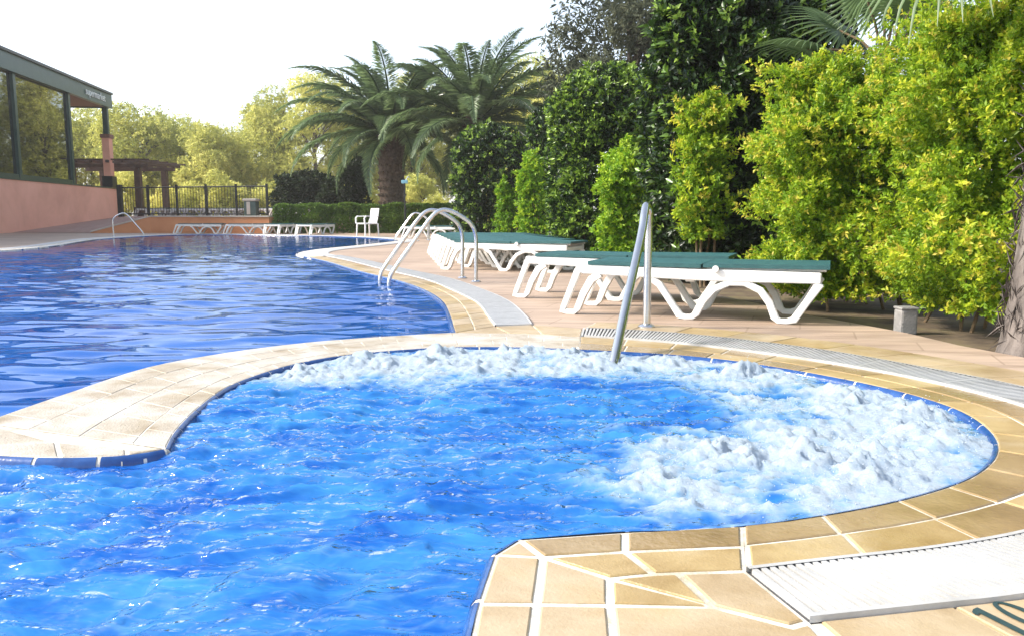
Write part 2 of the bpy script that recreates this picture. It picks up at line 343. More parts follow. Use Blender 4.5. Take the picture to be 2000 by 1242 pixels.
# ring round the bubbling pool
Gin = crom([(.466,1.512),(.64,1.555),(.91,1.62),(1.17,1.715),(1.45,1.87),(1.70,2.12),(1.85,2.45),(1.89,2.87),(1.76,3.33),(1.49,3.78),(1.10,4.19),(.77,4.43),(.40,4.60)], .05)
Gout = crom([(.518,1.312),(.77,1.362),(.95,1.40),(1.3,1.51),(1.70,1.74),(1.98,2.1),(2.13,2.6),(2.10,3.15),(1.90,3.62),(1.61,4.11),(1.21,4.52),(.83,4.78),(.44,4.92)], .05)
k0 = int(np.argmin(np.linalg.norm(s3-np.array(pt['E3']), axis=1))); k1 = int(np.argmin(np.linalg.norm(s3-np.array((.36, 4.16)), axis=1)))
ringE = np.concatenate([[pt['E3']], s3[k0+1:k1+1]])
strip_base(ringE, Gin, .0060)
strip_tiles(ringE, Gin, [(0, .47)], .25, ['wetsand', 'wetsand', 'sand'], .08)
strip_tiles(ringE, Gin, [(.47, 1)], .25, ['sand', 'sand', 'wetsand'], .08)
Gband = offset(Gout, .34)
strip_base(Gout, Gband, .0036, n=160)
strip_tiles(Gout, Gband, [(0, 1)], .30, ['sand2', 'sand2', 'sand'], .06, inset=.004)
# finger between the two pools, and the saddle where it meets the deck
inner = s3[k1:]; outer = np.concatenate([resample([(.40,4.60),(.05,4.72),(-.34,4.76)], .06)[:-1], s5[::-1][:-6]])
strip_base(inner, outer, .0084, n=160)
strip_tiles(inner, outer, [(0, .16), (.16, .44), (.44, .72), (.72, 1)], .20, ['finger'], .08, sub=3, inset=.0012)
tipo = outer[-1]
tip = [(-1.05,2.35)] + [tuple(q) for q in s4[1:]] + [tuple(q) for q in s5[1:7]] 
mb = MB(); mb.add([(x, y, .0066) for x, y in tip], tessellate_polygon([[Vector((*q, 0)) for q in tip]])); mb.build('grout_bed', M['grout'], coping)
c = len(s4)
tile([(-1.05,2.35), (-1.135,2.285), (-1.165,2.33)], mat='finger', inset=.0065)
tile([(-1.135,2.285), (-1.32,2.262), (-1.42,2.42), (-1.165,2.345)], mat='finger', inset=.0065)
tile([(-1.32,2.262), (-1.51,2.28), (-1.75,2.33), tuple(tipo), (-1.42,2.42)], mat='finger', inset=.0065)
sad = [(-.34,4.76),(-.11,5.03),(.13,5.1),(.44,4.92),(.40,4.60),(.05,4.72)]
mb = MB(); mb.add([(x, y, .0044) for x, y in sad], tessellate_polygon([[Vector((*q, 0)) for q in sad]])); mb.build('grout_bed', M['grout'], coping)
for q in ([(-.34,4.76),(-.11,5.03),(-.02,4.735)], [(-.11,5.03),(.13,5.1),(.18,4.68),(-.02,4.735)], [(.13,5.1),(.44,4.92),(.40,4.60),(.18,4.68)]):
    tile(q, mat='sand2', inset=.005)
# main pool edge
kk = int(np.argmin(np.linalg.norm(s6-np.array((-3.45, 13.47)), axis=1)))
near6 = s6[:kk+1]; far6 = s6[kk:]
o26 = resample(np.r_[[(-.11, 5.03)], offset(near6, .27)[4:]], n=200)
strip_base(near6, o26, .0058, n=200)
strip_tiles(near6, o26, [(0, .48), (.48, 1)], .30, ['sand', 'sand2', 'sand2'], .05, inset=.004)
strip_base(far6, offset(far6, .27), .0050, mat='grout', name='coping_strip', n=400)

def grate(name, A, B, pitch, label, nmax=300, zb=.0052, gm='grate'):
    g = empty(name, (float(A[0][0]), float(A[0][1]), 0)); tag(g, label, 'drain grate')
    off = np.array((A[0][0], A[0][1])); A = A-off; B = B-off
    strip_base(A, B, zb, mat='channel', name='channel', parent=g, n=240)
    mid = (A+B)/2 if len(A) == len(B) else None
    n = 1200; A = resample(A, n=n); B = resample(B, n=n)
    d = np.r_[0, np.cumsum(np.linalg.norm(np.diff((A+B)/2, axis=0), axis=1))]
    cnt = int(d[-1]/pitch)
    me = MB().box(-.5, .5, -.5, .5, 0, 1).mesh('slat', M[gm])
    for i in range(cnt):
        s = (i+.5)*pitch; j = int(np.clip(np.searchsorted(d, s), 1, n-1))
        a, b = A[j], B[j]; c = (a+b)/2; v = b-a; ln = np.linalg.norm(v)
        if i >= nmax: break
        o = link('slat', me, g); o.location = (c[0], c[1], zb); o.rotation_euler = (0, 0, math.atan2(v[1], v[0])); o.scale = (ln-.02, pitch*.52, .012)
    for q in (A, B):
        mb = MB(); inn = q[::6]; z = zb+.0005
        mid2 = ((A+B)/2)[::6]; dirv = unit(mid2-inn); w2 = .012
        o2 = inn+dirv*w2; k = len(inn)
        mb.add([(x, y, z) for x, y in inn]+[(x, y, zb+.0135) for x, y in inn]+[(x, y, zb+.0135) for x, y in o2], [(i, i+1, i+1+k, i+k) for i in range(k-1)]+[(i+k, i+1+k, i+1+2*k, i+2*k) for i in range(k-1)])
        mb.build('edge_bar', M[gm], g)
    return g
grate('overflow_grate', Gin, Gout, .0205, 'white slatted overflow grate curving round the bubbling spa pool', gm='grate_worn')
pin = crom([(-.11,5.03),(-.17,5.5),(-.29,6.4),(-.55,7.4),(-.95,8.7),(-1.66,10.3),(-2.52,12.3),(-3.2,13.7)], .05)
pout = crom([(.13,5.08),(.09,5.6),(-.03,6.5),(-.29,7.55),(-.70,8.85),(-1.42,10.45),(-2.28,12.45),(-3.0,13.95)], .05)
grate('overflow_grate', pin, pout, .032, 'white overflow grate along the big pool, running to the ladder')
fo = offset(far6, .27); fo2 = offset(far6, .56)
mb = MB(); k = len(fo); mb.add([(x, y, .012) for x, y in fo]+[(x, y, .012) for x, y in fo2]+[(x, y, .001) for x, y in fo2]+[(x, y, .0052) for x, y in fo], [(i, i+1, i+1+k, i+k) for i in range(k-1)]+[(i+k, i+1+k, i+1+2*k, i+2*k) for i in range(k-1)]+[(i+3*k, i+1+3*k, i+1, i) for i in range(k-1)])
g = mb.build('overflow_grate', M['grate']); tag(g, 'white overflow strip round the far side of the big pool', 'drain grate')

# glazed blue bullnose tiles along the water's edge, white joints between
prof = [(0, .0085), (.009, .006), (.017, -.004), (.022, -.018), (.024, -.045), (.024, -.13)]
def bullnose(Q, length, name='edge_tile', gap=.005):
    Q = np.asarray(Q); T = np.gradient(Q, axis=0); T /= np.linalg.norm(T, axis=1)[:, None]; W = np.stack([-T[:,1], T[:,0]], 1)
    d = np.r_[0, np.cumsum(np.linalg.norm(np.diff(Q, axis=0), axis=1))]; n = max(1, int(round(d[-1]/length))); Lg = d[-1]/n
    def seg(a, b, shrink, mat, nm, k):
        s = np.linspace(a, b, k); X = np.stack([np.interp(s, d, Q[:,0]), np.interp(s, d, Q[:,1])], 1); w_ = np.stack([np.interp(s, d, W[:,0]), np.interp(s, d, W[:,1])], 1)
        vs = [(x+ww[0]*(o-shrink*(o > .001)), y+ww[1]*(o-shrink*(o > .001)), z-shrink) for (x, y), ww in zip(X, w_) for o, z in prof]; m_ = len(prof)
        fs = [(i*m_+j, i*m_+j+1, (i+1)*m_+j+1, (i+1)*m_+j) for i in range(k-1) for j in range(m_-1)]
        fs += [tuple(range(m_)), tuple(range((k-1)*m_, k*m_))]
        return MB().add(vs, fs).build(nm, mat, coping, smooth=True)
    for i in range(n): seg(i*Lg+gap, (i+1)*Lg-gap, 0, M['blue_tile'], name, 5)
    seg(0, d[-1], .0016, M['grout'], 'joint_bed', max(3, len(Q)))
bullnose(s1, .20, gap=.007); bullnose(s2, .1); bullnose(s3, .25); bullnose(s4, .19, gap=.006); bullnose(s5, .25)
bullnose(near6[:int(len(near6)*.62)], .30)
bullnose(s6[int(len(near6)*.62)-1:], 3.0, gap=.001)

# painted depth figure on the coping, tops of the figures towards the spa
num = empty('depth_marking', (.875, 1.318, .0125)); tag(num, 'dark painted figures on the sand tile beside the near grate', 'marking')
def flat(name, poly, parent, mat, z=0):
    mb = MB(); mb.add([(x, y, z) for x, y in poly], tessellate_polygon([[Vector((*q, 0)) for q in poly]])); return mb.build(name, mat, parent)
num.rotation_euler = (0, 0, R(22))
one = [(-.047,.030),(-.050,.036),(-.046,.042),(-.036,.048),(-.026,.050),(-.022,.050),(-.022,-.050),(-.012,-.054),(-.012,-.058),(-.048,-.058),(-.048,-.054),(-.038,-.050),(-.038,.034)]
flat('figure_one', one, num, M['navy'])
oc = [(.026+.027*math.cos(a), .0+.054*math.sin(a)) for a in np.linspace(0, 2*math.pi, 28, endpoint=False)]; ic = [(.026+.013*math.cos(a), .047*math.sin(a)) for a in np.linspace(0, 2*math.pi, 28, endpoint=False)]
mb = MB(); mb.add([(x, y, 0) for x, y in oc+ic], [(i, (i+1) % 28, (i+1) % 28+28, i+28) for i in range(28)]); mb.build('figure_zero', M['navy'], num)

# ------------------------------------------------------------------ water
xs = np.r_[np.arange(-13.6, -9, .25), np.arange(-9, -2.3, .055), np.arange(-2.3, 1.70, .0095)]
ys = np.r_[np.arange(-2.0, 1.0, .05), np.arange(1.0, 4.4, .0095), np.arange(4.4, 9, .035), np.arange(9, 15, .07), np.arange(15, 29.4, .14)]
X, Y = np.meshgrid(xs, ys)
def inside(px, py, poly):
    P = np.asarray(poly); r = np.zeros(px.shape, bool); j = len(P)-1
    for i in range(len(P)):
        xi, yi = P[i]; xj, yj = P[j]
        if yi != yj:
            c_ = ((yi > py) != (yj > py)) & (px < (xj-xi)*(py-yi)/(yj-yi)+xi); r ^= c_
        j = i
    return r
ins = inside(X, Y, POOL)
def edist(px, py, Q):
    d = np.full(px.shape, 9.0)
    for a, b in zip(Q[:-1], Q[1:]):
        lim = (px > min(a[0], b[0])-.5) & (px < max(a[0], b[0])+.5) & (py > min(a[1], b[1])-.5) & (py < max(a[1], b[1])+.5)
        if not lim.any(): continue
        vx, vy = b-a; l2 = vx*vx+vy*vy+1e-12; qx, qy = px[lim]-a[0], py[lim]-a[1]
        tt = np.clip((qx*vx+qy*vy)/l2, 0, 1); d[lim] = np.minimum(d[lim], np.hypot(qx-tt*vx, qy-tt*vy))
    return d
ED = edist(X, Y, edge)
sm = lambda a, b, v: (lambda q: q*q*(3-2*q))(np.clip((v-a)/(b-a), 0, 1))
finger_in = np.concatenate([s3[k1:], s4])
spaP = [tuple(q) for q in np.concatenate([s3, [(-1.3, 2.30), (-2.2, 2.0), (-2.6, -2), (-.1, -2), (-.04, 1.58)]])]
SPA = inside(X, Y, spaP).astype(float)
SPAs = np.where(inside(X, Y, POOL) & (Y < 2.35), 1.0, SPA)          # turbulent side of the finger
# air jets: where the water boils up and turns white
jets = [(-.90,3.60,.27,.030),(-.45,3.80,.30,.030),(-.05,3.78,.30,.030),(.35,3.72,.24,.025),(0,4.08,.26,.075),(-.37,4.02,.22,.06),(-.75,3.82,.22,.06),(-1.0,3.50,.16,.045),(.35,4.05,.22,.06),(.75,3.88,.2,.055),(1.06,3.47,.19,.085),(1.36,3.06,.2,.085),(1.45,2.78,.17,.07),(1.34,2.50,.2,.06),(.90,2.52,.14,.125),(.62,2.28,.19,.105),(.95,2.06,.2,.075),(.86,2.25,.18,.085),(.40,2.08,.2,.03),(1.12,2.32,.19,.07),(.45,3.80,.2,.04)]
foam = np.zeros_like(X); mound = np.zeros_like(X)
wx = X+.06*fbm(X*4, Y*4, o=3); wy = Y+.06*fbm(X*4+31, Y*4+7, o=3)
for jx, jy, jr, jh in jets:
    e = np.exp(-(((wx-jx)**2+(wy-jy)**2)/(jr*jr)*.9)); foam = np.maximum(foam, e); mound += jh*np.exp(-((wx-jx)**2+(wy-jy)**2)/(jr*jr*.30))
ang = np.arctan2(Y-2.95, X-.2)
ring = np.exp(-((np.hypot(X-.2, Y-2.95)-1.02)/.46)**2) * sm(-1.5, -1.1, ang) * sm(3.0, 2.6, ang)
fine = fbm(X*9, Y*9, o=5, gain=.62); med = fbm(X*3.4, Y*3.4, o=4)
ridge = 1-np.abs(fbm(X*5+5, Y*6, o=4, gain=.55))*2.0
crest = 1-np.abs(fbm(X*3.2+5+.2*med, Y*8.5+.3*med, o=4, gain=.55))*2.0
GLINT_STREAK = .85*np.clip(crest-.52, 0, .5)*np.clip(.75+1.2*fbm(X*1.7+2, Y*2.3, o=2), .1, 1)  # thin foam along wave crests, also painting in pale reflected-sky streaks
patch = np.clip(.5+.9*fbm(X*2.2+8, Y*2.2+3, o=3), 0, 1)
foam = np.clip(foam*.72+.66*ring*(.30+.9*patch)+.30*sm(.55, 1.1, X)*patch, 0, 1.05)
fo_ = np.clip(foam*1.12+.62*fine*np.minimum(1, foam*1.8+.06)-.15+.10*ridge*foam+.10*np.clip(ridge-.55, 0, 1)*sm(1.2, 2.4, Y)+GLINT_STREAK, 0, 1)*SPAs
calm = sm(2.3, 1.3, Y)                                                # the shallow water near the camera rolls in longer waves
cu_, cv_ = X*.55+Y*.83, X*.83-Y*.55
sharp = lambda v, k: np.sign(v)*np.abs(v)**k
roll = 1-np.abs(fbm(cu_*1.1+.4*med*.3, cv_*3.3+.25*med, o=3, gain=.5))*2.2
roll2 = 1-np.abs(fbm(cu_*2.6+11, cv_*6.5+5, o=3, gain=.5))*2.0
chop = 1-np.abs(fbm(X*3.2+5+.2*med, Y*8.5+.3*med, o=4, gain=.55))*2.0
h_spa = (.016*med+.010*fine)*(1-.74*calm) + .015*chop*(1-.45*calm) + (.014*roll+.006*roll2)*(.30+.70*calm) + .016*fbm(X*1.6, Y*2.6, o=3)
h_spa += (.0045*(1-np.abs(fbm(X*7+3+.5*med, Y*19+.8*med, o=3, gain=.5))*2.2)+.0022*fbm(X*17, Y*38, o=2))*(1-.35*calm)
h_spa += mound*(.42+.50*np.clip(fine, -.6, 1)) + .010*fo_*fbm(X*19, Y*19, o=3, gain=.72) - .012
rp = pn(X*1.5+3, Y*3.0+.5*pn(X*.9, Y*1.1))+.45*pn(X*2.7+8, Y*6.1)
rp2 = pn(X*4.0+13, Y*9.5+2)
h_pool = .010*pn(X*.8+3, Y*1.3) + .024*rp + .0075*rp2 - .006
h_pool *= 1-.60*sm(9, 22, Y)
hh = np.where(SPAs > .5, h_spa, h_pool)
lim = np.clip(ED/.10, 0, 1); hh = hh*(.35+.65*lim)
hh = np.minimum(hh, np.where(ED < .05, .012, 1)); hh = np.where(ins, hh, np.minimum(hh, .004))
Z = np.where(SPAs > .5, -.004-.016*sm(2.5, 2.1, Y)*sm(-.5, -.9, X)-.010*sm(1.9, 1.5, Y), -.016) + hh
Z = np.where(~ins, np.minimum(Z, -.016), Z)
keep = ins | (ED < .05); kv = keep
idx = -np.ones(X.shape, int); ny, nx = X.shape
q00, q10, q11, q01 = kv[:-1,:-1], kv[:-1,1:], kv[1:,1:], kv[1:,:-1]; fm = q00 & q10 & q11 & q01 & (ins[:-1,:-1] | ins[:-1,1:] | ins[1:,1:] | ins[1:,:-1])
def water_obj(name, fmask, mat):
    used = np.zeros(X.shape, bool); used[:-1,:-1] |= fmask; used[:-1,1:] |= fmask; used[1:,1:] |= fmask; used[1:,:-1] |= fmask
    ix = -np.ones(X.shape, int); ix[used] = np.arange(used.sum())
    F = np.stack([ix[:-1,:-1][fmask], ix[:-1,1:][fmask], ix[1:,1:][fmask], ix[1:,:-1][fmask]], 1)
    me = fast_mesh(name, np.stack([X[used], Y[used], Z[used]], 1), F, mat, {'foam': fo_[used]}, smooth=True)  # foam value also carries the painted crest glints
    return tag(link(name, me), kind='structure')
def watermat(name, deep, light, scat, bump, bsc, foamy, vscale, bd=.02, rot=0, bdet=2):
    m, t, p = newmat(name); L = t.links.new; t.nodes.remove(p); out = t.nodes['Material Output']
    geo = N(t, 'NewGeometry')
    n1 = N(t, 'TexNoise'); n1.inputs['Scale'].default_value = vscale; n1.inputs['Detail'].default_value = 6; n1.inputs['Roughness'].default_value = .6; n1.inputs['Distortion'].default_value = .8
    mpc = N(t, 'Mapping'); mpc.inputs['Scale'].default_value = (.6, 1.7, 1); mpc.inputs['Rotation'].default_value = (0, 0, R(rot)); L(geo.outputs['Position'], mpc.inputs[0]); L(mpc.outputs[0], n1.inputs['Vector']); r = ramp(t, [(.36, deep), (.66, light)]); L(n1.outputs[0], r.inputs[0])
    nb = N(t, 'TexNoise'); nb.inputs['Scale'].default_value = bsc; nb.inputs['Detail'].default_value = bdet; nb.inputs['Roughness'].default_value = .5; mpp = N(t, 'Mapping'); mpp.inputs['Scale'].default_value = (.45, 1.25, 1); mpp.inputs['Rotation'].default_value = (0, 0, R(rot))
    L(geo.outputs['Position'], mpp.inputs[0]); L(mpp.outputs[0], nb.inputs['Vector'])
    b = N(t, 'Bump'); b.inputs['Strength'].default_value = bump; b.inputs['Distance'].default_value = bd; L(nb.outputs[0], b.inputs['Height'])
    df = N(t, 'BsdfDiffuse'); cc = r.outputs[0]
    if foamy:
        a0 = N(t, 'Attribute', attribute_name='foam'); am = N(t, 'MapRange', interpolation_type='SMOOTHSTEP'); am.inputs['From Min'].default_value = .02; am.inputs['From Max'].default_value = .62; am.inputs['To Max'].default_value = .85; L(a0.outputs['Fac'], am.inputs[0])
        cm = N(t, 'MixRGB'); L(am.outputs[0], cm.inputs[0]); L(r.outputs[0], cm.inputs[1]); cm.inputs[2].default_value = (.30, .54, .74, 1); cc = cm.outputs[0]
    L(cc, df.inputs[0]); up = N(t, 'CombineXYZ'); up.inputs[2].default_value = 1.0; L(up.outputs[0], df.inputs['Normal'])   # light scattered below the surface
    tr = N(t, 'BsdfTransparent'); tr.inputs[0].default_value = (.45, .80, .98, 1)
    body = N(t, 'MixShader'); body.inputs[0].default_value = scat; L(tr.outputs[0], body.inputs[1]); L(df.outputs[0], body.inputs[2])
    gl = N(t, 'BsdfGlossy'); gl.inputs['Roughness'].default_value = .012; L(b.outputs[0], gl.inputs['Normal'])
    fr = N(t, 'Fresnel'); fr.inputs[0].default_value = 1.333; L(b.outputs[0], fr.inputs['Normal'])
    mx = N(t, 'MixShader'); L(fr.outputs[0], mx.inputs[0]); L(body.outputs[0], mx.inputs[1]); L(gl.outputs[0], mx.inputs[2])
    last = mx
    if foamy:
        a = N(t, 'Attribute', attribute_name='foam')
        nf = N(t, 'TexNoise'); nf.inputs['Scale'].default_value = 48; nf.inputs['Detail'].default_value = 6; nf.inputs['Roughness'].default_value = .75; L(geo.outputs['Position'], nf.inputs['Vector'])
        ad = N(t, 'Math', operation='MULTIPLY_ADD'); L(nf.outputs[0], ad.inputs[0]); ad.inputs[1].default_value = .95; 
        sb = N(t, 'Math', operation='SUBTRACT'); L(a.outputs['Fac'], sb.inputs[0]); sb.inputs[1].default_value = .50; L(sb.outputs[0], ad.inputs[2])
        mr = N(t, 'MapRange', interpolation_type='SMOOTHSTEP'); mr.inputs['From Min'].default_value = .22; mr.inputs['From Max'].default_value = 1.15; L(ad.outputs[0], mr.inputs[0])
        ml = N(t, 'Math', operation='MULTIPLY'); L(mr.outputs[0], ml.inputs[0]); ml.inputs[1].default_value = .92
        fb = N(t, 'Bump'); fb.inputs['Strength'].default_value = .6; fb.inputs['Distance'].default_value = .010; L(nf.outputs[0], fb.inputs['Height'])
        v1 = N(t, 'VectorMath', operation='SCALE'); v1.inputs['Scale'].default_value = .45; L(geo.outputs['Normal'], v1.inputs[0]); v2 = N(t, 'VectorMath', operation='ADD'); L(v1.outputs[0], v2.inputs[0]); v2.inputs[1].default_value = (0, 0, .55); v3 = N(t, 'VectorMath', operation='NORMALIZE'); L(v2.outputs[0], v3.inputs[0]); L(v3.outputs[0], fb.inputs['Normal'])   # froth scatters light through itself
        fd = N(t, 'BsdfPrincipled'); fd.inputs['Base Color'].default_value = (.46, .52, .575, 1); fd.inputs['Roughness'].default_value = .35; L(fb.outputs[0], fd.inputs['Normal'])
        ft = N(t, 'BsdfTranslucent'); ft.inputs[0].default_value = (.62, .74, .84, 1); fmx = N(t, 'MixShader'); fmx.inputs[0].default_value = .08; L(fd.outputs[0], fmx.inputs[1]); L(ft.outputs[0], fmx.inputs[2])
        m2 = N(t, 'MixShader'); L(ml.outputs[0], m2.inputs[0]); L(mx.outputs[0], m2.inputs[1]); L(fmx.outputs[0], m2.inputs[2]); last = m2
    L(last.outputs[0], out.inputs[0]); return m
M['spa_water'] = watermat('aerated_water', (.010, .13, .56), (.07, .36, .80), .62, 1.0, 15, True, 4.5, .042, -14, 3)
M['pool_water'] = watermat('pool_water', (.004, .10, .45), (.010, .15, .55), .62, .35, 7, False, .8, .015, 0, 1)
isspa = (SPAs > .5); fs_ = isspa[:-1,:-1]
water_obj('spa_water', fm & fs_, M['spa_water']); water_obj('pool_water', fm & ~fs_, M['pool_water'])
# froth thrown up by the jets: droplets too many to count
sel = np.argwhere((fo_ > .45) & ins & (SPAs > .5) & (ED > .03)); pk = rng.choice(len(sel), 4500); q = sel[pk]
P = np.stack([X[q[:,0], q[:,1]], Y[q[:,0], q[:,1]], Z[q[:,0], q[:,1]]], 1); fv = fo_[q[:,0], q[:,1]]
P[:, :2] += rng.normal(0, .012, (len(P), 2)); P[:, 2] += rng.exponential(.009, len(P))*fv*(1+1.5*(rng.random(len(P)) < .1))
ic = bmesh.new(); bmesh.ops.create_icosphere(ic, subdivisions=1, radius=1); ic.verts.index_update()
iv = np.array([v.co[:] for v in ic.verts]); iF = np.array([[v.index for v in f.verts] for f in ic.faces]); ic.free()
rad = rng.uniform(.0006, .0021, len(P)); V = (P[:, None, :]+iv[None]*rad[:, None, None]).reshape(-1, 3); F = (np.arange(len(P))[:, None, None]*len(iv)+iF[None]).reshape(-1, 3)
M['froth'] = noisemat('white_froth', (.44, .50, .56), (.52, .57, .62), 30, .25, 0)
tag(link('water_droplets', fast_mesh('water_droplets', V, F, M['froth'], smooth=True)), 'white froth and droplets thrown up by the spa jets', 'froth', kind='stuff')

# ------------------------------------------------------------------ building on the left, terrace, ramp, low wall
fd_ = np.array((-1.7, 12.0)); fd_ /= np.linalg.norm(fd_); fn_ = np.array((fd_[1], -fd_[0]))   # along the front, outwards to the pool
A0 = np.array((-19.7, 30.8))
def fp(u, out=0.0): return A0 + fd_*u + fn_*out
def wallbox(mb, u0, u1, o0, o1, z0, z1):
    c = [fp(u0, o0), fp(u1, o0), fp(u1, o1), fp(u0, o1)]
    mb.add([(*q, z0) for q in c]+[(*q, z1) for q in c], [(0,3,2,1),(4,5,6,7),(0,1,5,4),(1,2,6,5),(2,3,7,6),(3,0,4,7)]); return mb
bld = empty('restaurant_building', (*fp(0), 0)); tag(bld, 'salmon building with tall dark glazing and green roof edge left of the pool', 'building')
def bpart(name, mat, *boxes, parent=bld):
    mb = MB()
    for b in boxes: wallbox(mb, *b)
    me = mb.mesh(name, M[mat]); o = link(name, me, parent)
    o.matrix_parent_inverse = Matrix.Translation(bld.location).inverted() if parent is bld else parent.matrix_parent_inverse.copy()
    return o
UE = 13.6; UG = 7.9                        # end of the parapet, end of the glazed room
bpart('wall', 'pink', (-14, UE, -.30, 0, -.05, 2.10))
bpart('wall_cap', 'dkgreen', (-14, UE+.03, -.33, .04, 2.10, 2.16))
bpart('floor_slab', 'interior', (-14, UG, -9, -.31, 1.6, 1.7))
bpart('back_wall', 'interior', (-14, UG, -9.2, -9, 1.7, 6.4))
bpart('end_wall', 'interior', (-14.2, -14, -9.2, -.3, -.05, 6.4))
bpart('fascia', 'dkgreen', (-14, 13.2, -.12, .10, 6.36, 7.05))
bpart('gutter', 'blackmetal', (-14, 13.25, -.12, .20, 7.052, 7.16))
bpart('roof', 'soffit', (-14, 13.15, -9.2, -.13, 6.42, 6.55))
bpart('roof_edge', 'dkgreen', (13.2, 13.32, -9.2, .10, 6.36, 7.05))
mul = [-13.8, -11.0, -8.2, -5.4, -1.6, 2.35, UG-.06]
for u in mul: bpart('mullion', 'dkgreen', (u-.11, u+.11, -.26, -.02, 2.162, 6.358))
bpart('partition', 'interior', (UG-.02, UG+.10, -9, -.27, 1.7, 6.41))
bpart('sill_rail', 'dkgreen', (-13.6, UG-.2, -.22, -.05, 2.164, 2.34))
m, t, p = newmat('tinted_glass'); p.inputs['Base Color'].default_value = (.012, .014, .013, 1); p.inputs['Roughness'].default_value = .02; p.inputs['Specular IOR Level'].default_value = .9
gtr = N(t, 'BsdfTransparent'); gtr.inputs[0].default_value = (.35, .38, .36, 1); gm = N(t, 'MixShader'); gm.inputs[0].default_value = .12
ggl = N(t, 'BsdfGlossy'); ggl.inputs['Roughness'].default_value = .015; ggl.inputs[0].default_value = (.75, .78, .75, 1)
fr = N(t, 'Fresnel'); fr.inputs[0].default_value = 1.75; g2 = N(t, 'MixShader')
t.links.new(p.outputs[0], gm.inputs[1]); t.links.new(gtr.outputs[0], gm.inputs[2]); t.links.new(fr.outputs[0], g2.inputs[0]); t.links.new(gm.outputs[0], g2.inputs[1]); t.links.new(ggl.outputs[0], g2.inputs[2])
t.links.new(g2.outputs[0], t.nodes['Material Output'].inputs[0]); M['glass'] = m
for u0, u1 in zip(mul[:-1], mul[1:]): bpart('window_pane', 'glass', (u0+.112, u1-.112, -.16, -.14, 2.342, 6.356))
pu = 12.85
bpart('pillar', 'pink', (pu-.28, pu+.28, -.30, .06, 2.162, 4.75))
bpart('pillar_cap', 'soffit', (pu-.34, pu+.34, -.36, .12, 4.75, 4.95))
bpart('post', 'dkgreen', (pu-.13, pu+.13, -.25, .0, 4.95, 6.358))
bpart('pillar_foot', 'blackmetal', (pu-.36, pu+.36, -.38, .14, 2.164, 2.75))
# lettering on the fascia
tc_ = bpy.data.curves.new('lettering', 'FONT'); tc_.body = 'supermarket'; tc_.size = .52; tc_.extrude = .012; tc_.align_x = 'CENTER'
to = bpy.data.objects.new('tmp', tc_); col.objects.link(to); dg = bpy.context.evaluated_depsgraph_get()
lm_ = bpy.data.meshes.new_from_object(to.evaluated_get(dg)); lm_.materials.clear(); lm_.materials.append(M['lettering']); bpy.data.objects.remove(to)
sg = link('lettering', lm_); c = fp(10.9, .125)
sg.rotation_euler = (R(90), 0, math.atan2(fd_[1], fd_[0])); sg.location = (*c, 6.58)
sg.parent = bld; sg.matrix_parent_inverse = Matrix.Translation(bld.location).inverted(); sg['label'] = 'pale lettering reading supermarket on the fascia'

TZ = .62
M['drygrass'] = noisemat('dry_grass', (.20, .17, .06), (.38, .33, .13), 1.2, .95, .8, 20)
ter = [(-14.2,31.75),(-9.4,31.0),(-9.4,33.4),(-6.5,33.4),(-6.5,60),(-40,60),(-40,45.0),(-21.65,44.8)]
tag(sheet('dry_grass', [(-7, 33.5), (30, 33.5), (120, 200), (-160, 200), (-40, 60.2), (-6.4, 60.2)], [], -.02, M['drygrass']), kind='structure')
tag(sheet('terrace', ter, [], TZ, M['ramp'], skirt=.7), kind='structure')
def loft(name, q, mat, kind='structure', n=10):
    A_, B_, C_, D_ = [np.array(v, float) for v in q]; vs = []
    for i in range(n+1):
        for j in range(n+1):
            u, v = i/n, j/n; vs.append(tuple((A_*(1-u)+B_*u)*(1-v)+(D_*(1-u)+C_*u)*v))
    o = MB().add(vs, [(i*(n+1)+j, (i+1)*(n+1)+j, (i+1)*(n+1)+j+1, i*(n+1)+j+1) for i in range(n) for j in range(n)]).build(name, mat)
    return tag(o, kind=kind)
loft('ramp', [(-20.05,32.0,.012),(-16.3,31.3,.012),(-14.25,31.72,TZ+.004),(-21.7,44.9,TZ+.004)], M['ramp'])
wv = empty('terrace_wall', (-12, 31.2, 0)); tag(wv, 'low orange rendered wall with sloping end below the black fence', 'wall')
f = [(-16.4,31.25),(-14.2,31.55),(-9.3,30.80),(-9.15,33.2)]; hts = [.03, TZ, TZ, TZ]
def wallpart(name, mat, off0, off1, z_lo, zadd):
    vs = []; 
    for (x, y), h in zip(f, hts):
        zb = -.05 if z_lo is None else h+z_lo
        vs += [(x+12, y-31.2+off0, zb), (x+12, y-31.2+off1, zb), (x+12, y-31.2+off1, h+zadd), (x+12, y-31.2+off0, h+zadd)]
    fs = [(i*4+a, i*4+(a+1) % 4, i*4+4+(a+1) % 4, i*4+4+a) for i in range(3) for a in range(4)]+[(0,1,2,3),(12,13,14,15)]
    MB().add(vs, fs).build(name, M[mat], wv)
wallpart('wall', 'orange', 0, .18, None, .0); wallpart('coping', 'curb', -.03, .22, .001, .055)

